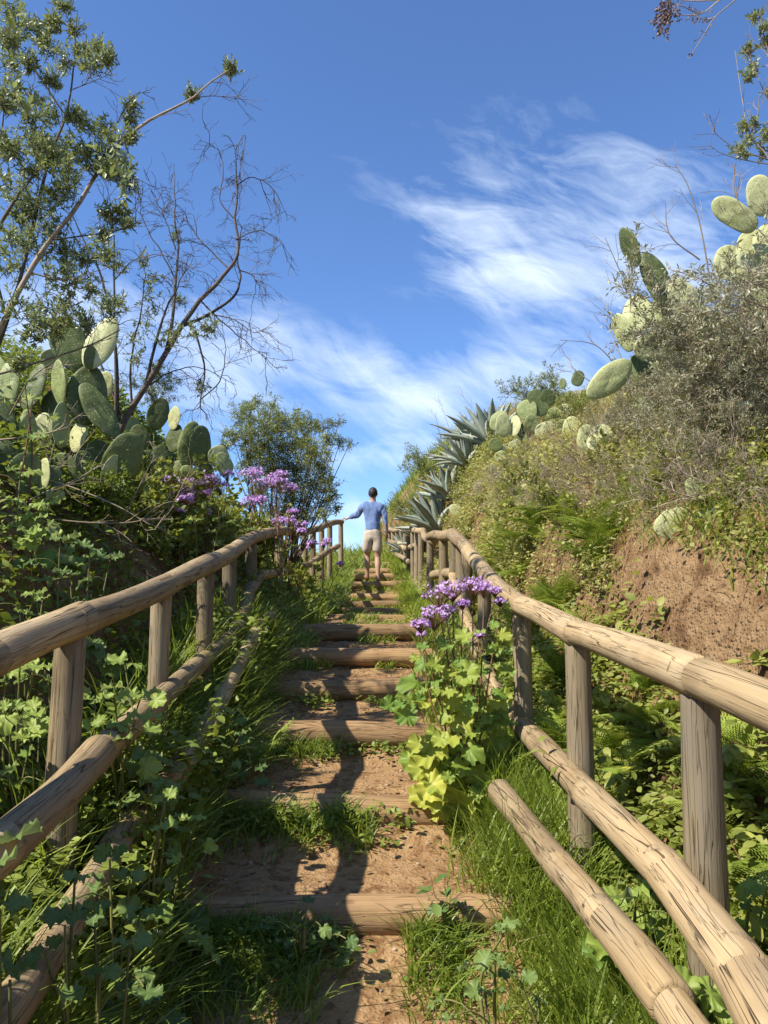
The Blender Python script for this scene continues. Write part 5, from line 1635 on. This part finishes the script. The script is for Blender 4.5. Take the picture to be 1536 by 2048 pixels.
# ------------------------------------------------------------------ the walker
def skin(name, verts, edges, mat, root, loc_obj, sub=2, parent=None, noise_amp=0.0):
    """verts: (x, y, z, rx, ry) ; first one is the root of the skin"""
    me = bpy.data.meshes.new(name)
    me.from_pydata([v[:3] for v in verts], edges, [])
    o = bpy.data.objects.new(name, me)
    col.objects.link(o)
    md = o.modifiers.new('skin', 'SKIN'); md.use_smooth_shade = True
    for i, v in enumerate(verts):
        sv = me.skin_vertices[0].data[i]
        sv.radius = (v[3], v[4] if len(v) > 4 else v[3])
        sv.use_root = i == 0
    sm = o.modifiers.new('sub', 'SUBSURF'); sm.levels = sm.render_levels = sub
    dg = bpy.context.evaluated_depsgraph_get()
    m2 = bpy.data.meshes.new_from_object(o.evaluated_get(dg))
    bpy.data.objects.remove(o)
    for p_ in m2.polygons:
        p_.use_smooth = True
    if noise_amp:
        n = len(m2.vertices); co = np.empty(n * 3, np.float32); m2.vertices.foreach_get('co', co); co = co.reshape(-1, 3)
        nr = np.empty(n * 3, np.float32); m2.vertices.foreach_get('normal', nr); nr = nr.reshape(-1, 3)
        f = fbm(co[:, 0] * 15 + co[:, 2] * 4, co[:, 1] * 12, co[:, 2] * 4 - co[:, 0] * 5, 3)
        m2.vertices.foreach_set('co', (co + nr * (f * noise_amp)[:, None]).astype(np.float32).ravel())
    m2.name = name
    m2.materials.clear(); m2.materials.append(mat)
    o = bpy.data.objects.new(name, m2); col.objects.link(o)
    o.parent = parent or root
    return o


def cloth_mat(name, c1, c2, b, stretch):
    return plain(name, c1, c2, 0.85, 9.0, b, 0.2, stretch)


M['skin'] = plain('skin', (0.40, 0.23, 0.15), (0.50, 0.30, 0.21), 0.55, 40.0, .1, .35)
M['hair'] = plain('dark_hair', (0.014, 0.009, 0.007), (0.045, 0.028, 0.02), 0.6, 60.0, .8, .4, (1, 1, .3))
M['shirt'] = cloth_mat('blue_jersey', (0.15, 0.22, 0.39), (0.23, 0.32, 0.49), .8, (1.6, 1.6, .5))
M['shorts'] = cloth_mat('beige_cotton', (0.47, 0.39, 0.30), (0.58, 0.49, 0.39), .8, (1, 1, .7))
M['sole'] = plain('sandal_brown', (0.05, 0.03, 0.02), (0.10, 0.06, 0.04), .8)

wy = 14.15
wp = at(745, 1168, wy)
wz = float(tread(np.array([wp.x]), np.array([14.2]))[0])
man = empty('person', (wp.x, wy, wz), "man in blue long sleeved top and beige shorts climbing, hand on the rail", 'person')
# skeleton, metres from the point between his feet; y ahead, x to his right; left foot one step up
up_, dn = 0.02, -0.10
rail = np.array(at(690, 1045, 14.45)) - np.array(man.location)
lw = rail + [.06, -.05, .075]
V = [(0, 0, .95, .125, .10), (0, .01, 1.09, .115, .085), (.005, .03, 1.25, .135, .095), (.005, .045, 1.39, .12, .085), (.005, .05, 1.475, .060, .055), (.005, .055, 1.54, .050, .052), (.005, .06, 1.60, .066, .074), (.005, .062, 1.68, .074, .088), (.005, .06, 1.74, .048, .055),
     (-.175, .04, 1.425, .058, .055), (-.29, .10, 1.27, .044, .044), (float(lw[0]) + .16, float(lw[1]) - .10, float(lw[2]) + .05, .036, .034), (float(lw[0]), float(lw[1]), float(lw[2]), .027, .023), (float(rail[0]) + .01, float(rail[1]) + .0, float(rail[2]) + .062, .034, .018),
     (.185, .03, 1.42, .058, .055), (.225, -.01, 1.18, .044, .044), (.245, .0, 1.08, .039, .038), (.265, .05, .89, .026, .023), (.268, .07, .82, .018, .034),
     (-.088, .0, .87, .088, .09), (-.10, .05, .62, .072, .075), (-.10, .07, .50, .054, .058), (-.098, .025, .36, .053, .058), (-.098, .04, .20, .036, .038), (-.098, .05, .09, .036, .042), (-.10, .14, .045 + up_, .042, .03), (-.105, .24, .03 + up_, .036, .02),
     (.088, -.01, .86, .088, .09), (.092, .0, .60, .072, .075), (.092, .01, .47, .054, .058), (.094, -.06, .32, .053, .058), (.096, -.10, .16, .036, .038), (.096, -.12, .06, .036, .042), (.10, -.05, -.02, .042, .03), (.105, .04, dn + .03, .036, .02)]
E = [(0, 1), (1, 2), (2, 3), (3, 4), (4, 5), (5, 6), (6, 7), (7, 8), (3, 9), (9, 10), (10, 11), (11, 12), (12, 13), (3, 14), (14, 15), (15, 16), (16, 17), (17, 18),
     (0, 19), (19, 20), (20, 21), (21, 22), (22, 23), (23, 24), (24, 25), (25, 26), (0, 27), (27, 28), (28, 29), (29, 30), (30, 31), (31, 32), (32, 33), (33, 34)]
body = skin('body', V, E, M['skin'], man, None)
# fingers, ears and nose grown into the same mesh
fm = MB()
pl = np.array(V[13][:3])
for k in range(4):
    s_ = pl + [.0, -.03 + .021 * k, .004]
    ln = (.055, .07, .075, .062)[k]
    tube(fm, smooth_path([s_ + [.01, 0, 0], s_ + [-ln * .5, .0, .012], s_ + [-ln * .9, .0, -.012], s_ + [-ln, .0, -.04]], 7), np.linspace(.0095, .006, 7), 6)
tube(fm, smooth_path([pl + [.03, -.02, 0], pl + [.01, -.052, -.005], pl + [-.012, -.062, -.035]], 6), np.linspace(.011, .007, 6), 6)
pr = np.array(V[18][:3])
for k in range(4):
    s_ = pr + [.0, -.028 + .019 * k, -.02]
    ln = (.07, .085, .09, .075)[k]
    tube(fm, smooth_path([s_ + [0, 0, .02], s_ + [.004, .004, -ln * .5], s_ + [-.014, .008, -ln * .95]], 6), np.linspace(.0095, .006, 6), 6)
tube(fm, smooth_path([pr + [-.006, .03, .03], pr + [-.014, .055, -.01], pr + [-.018, .058, -.045]], 6), np.linspace(.011, .007, 6), 6)
for s in (-1, 1):
    a = np.linspace(0, 6.283, 10, endpoint=False)
    tube(fm, np.stack([.005 + s * (.078 + .006 * np.cos(a[:8])), .05 + .02 * np.cos(a[:8]), 1.635 + .032 * np.sin(a[:8])], -1), .007, 6)
tube(fm, [(.005, .14, 1.66), (.005, .165, 1.63), (.005, .15, 1.615)], .012, 6)
ex = fm.mesh('extra')
bm_ = __import__('bmesh').new(); bm_.from_mesh(body.data); bm_.from_mesh(ex); bm_.to_mesh(body.data); bm_.free()
body.data.polygons.foreach_set('use_smooth', [True] * len(body.data.polygons))
o_ = .014
S = [(0, .0, .87, .152, .122), (0, .01, 1.06, .146, .112), (.005, .03, 1.25, .155, .112), (.005, .045, 1.39, .135, .10), (.005, .05, 1.50, .070, .066),
     (-.175, .04, 1.425, .078, .076), (-.29, .10, 1.27, .066, .064), (float(lw[0]) + .16, float(lw[1]) - .10, float(lw[2]) + .05, .056, .054), (float(lw[0]) + .03, float(lw[1]) - .02, float(lw[2]) + .01, .042, .038),
     (.185, .03, 1.42, .074, .07), (.225, -.01, 1.18, .058, .056), (.245, .0, 1.08, .050, .048), (.262, .042, .915, .037, .034)]
SE = [(0, 1), (1, 2), (2, 3), (3, 4), (3, 5), (5, 6), (6, 7), (7, 8), (3, 9), (9, 10), (10, 11), (11, 12)]
skin('shirt', S, SE, M['shirt'], man, None, 3, None, .085)
T_ = [(0, .0, 1.02, .140, .106), (0, 0, .90, .152, .125), (-.088, .0, .83, .108, .108), (-.098, .02, .70, .104, .108), (-.10, .045, .54, .098, .102), (.088, -.01, .83, .108, .108), (.092, -.005, .70, .104, .108), (.092, .0, .53, .098, .102)]
skin('shorts', T_, [(0, 1), (1, 2), (2, 3), (3, 4), (1, 5), (5, 6), (6, 7)], M['shorts'], man, None, 3, None, .04)
# hair: a close cap, longer on top
hb = MB()
aa, bb = np.meshgrid(np.linspace(0, 2 * np.pi, 40, endpoint=False), np.linspace(0, 1, 18))
back = .5 - .5 * np.sin(aa)
lim = 1.4 + .95 * back
th_ = bb * lim
rr_ = 1 + .10 * fbm(np.cos(aa) * 5, np.sin(aa) * 5, th_ * 5, 3)
hx, hy, hz = .005 + .086 * rr_ * np.sin(th_) * np.cos(aa), .05 + .102 * rr_ * np.sin(th_) * np.sin(aa), 1.672 + .112 * rr_ * np.cos(th_)
i_ = np.arange(17)[:, None] * 40; j_ = np.arange(40)[None]
hb.add(np.stack([hx, hy, hz], -1).reshape(-1, 3), np.stack([i_ + j_, i_ + 40 + j_, i_ + 40 + (j_ + 1) % 40, i_ + (j_ + 1) % 40], -1).reshape(-1, 4))
hair = hb.build('hair', M['hair']); hair.parent = man
for pts, dz in ((((-.098, .02, up_), (-.10, .13, up_ - .002), (-.105, .27, up_)), 0), (((.096, -.16, .035), (.10, -.05, -.05), (.105, .08, dn + .005)), 0)):
    sm_ = MB()
    p = smooth_path(pts, 12)
    V_ = []
    for k, c in enumerate(p):
        w = .036 + .010 * math.sin(k / 11 * 3.0) if k not in (0, 11) else .022
        V_ += [c + [-w, 0, .008], c + [w, 0, .008], c + [w, 0, -.010], c + [-w, 0, -.010]]
    i_ = np.arange(11)[:, None] * 4; j_ = np.arange(4)[None]
    sm_.add(np.array(V_), [np.stack([i_ + j_, i_ + (j_ + 1) % 4, i_ + 4 + (j_ + 1) % 4, i_ + 4 + j_], -1).reshape(-1, 4), np.array([(0, 3, 2, 1), (44, 45, 46, 47)])])
    so_ = sm_.build('sandal', M['sole']); so_.parent = man
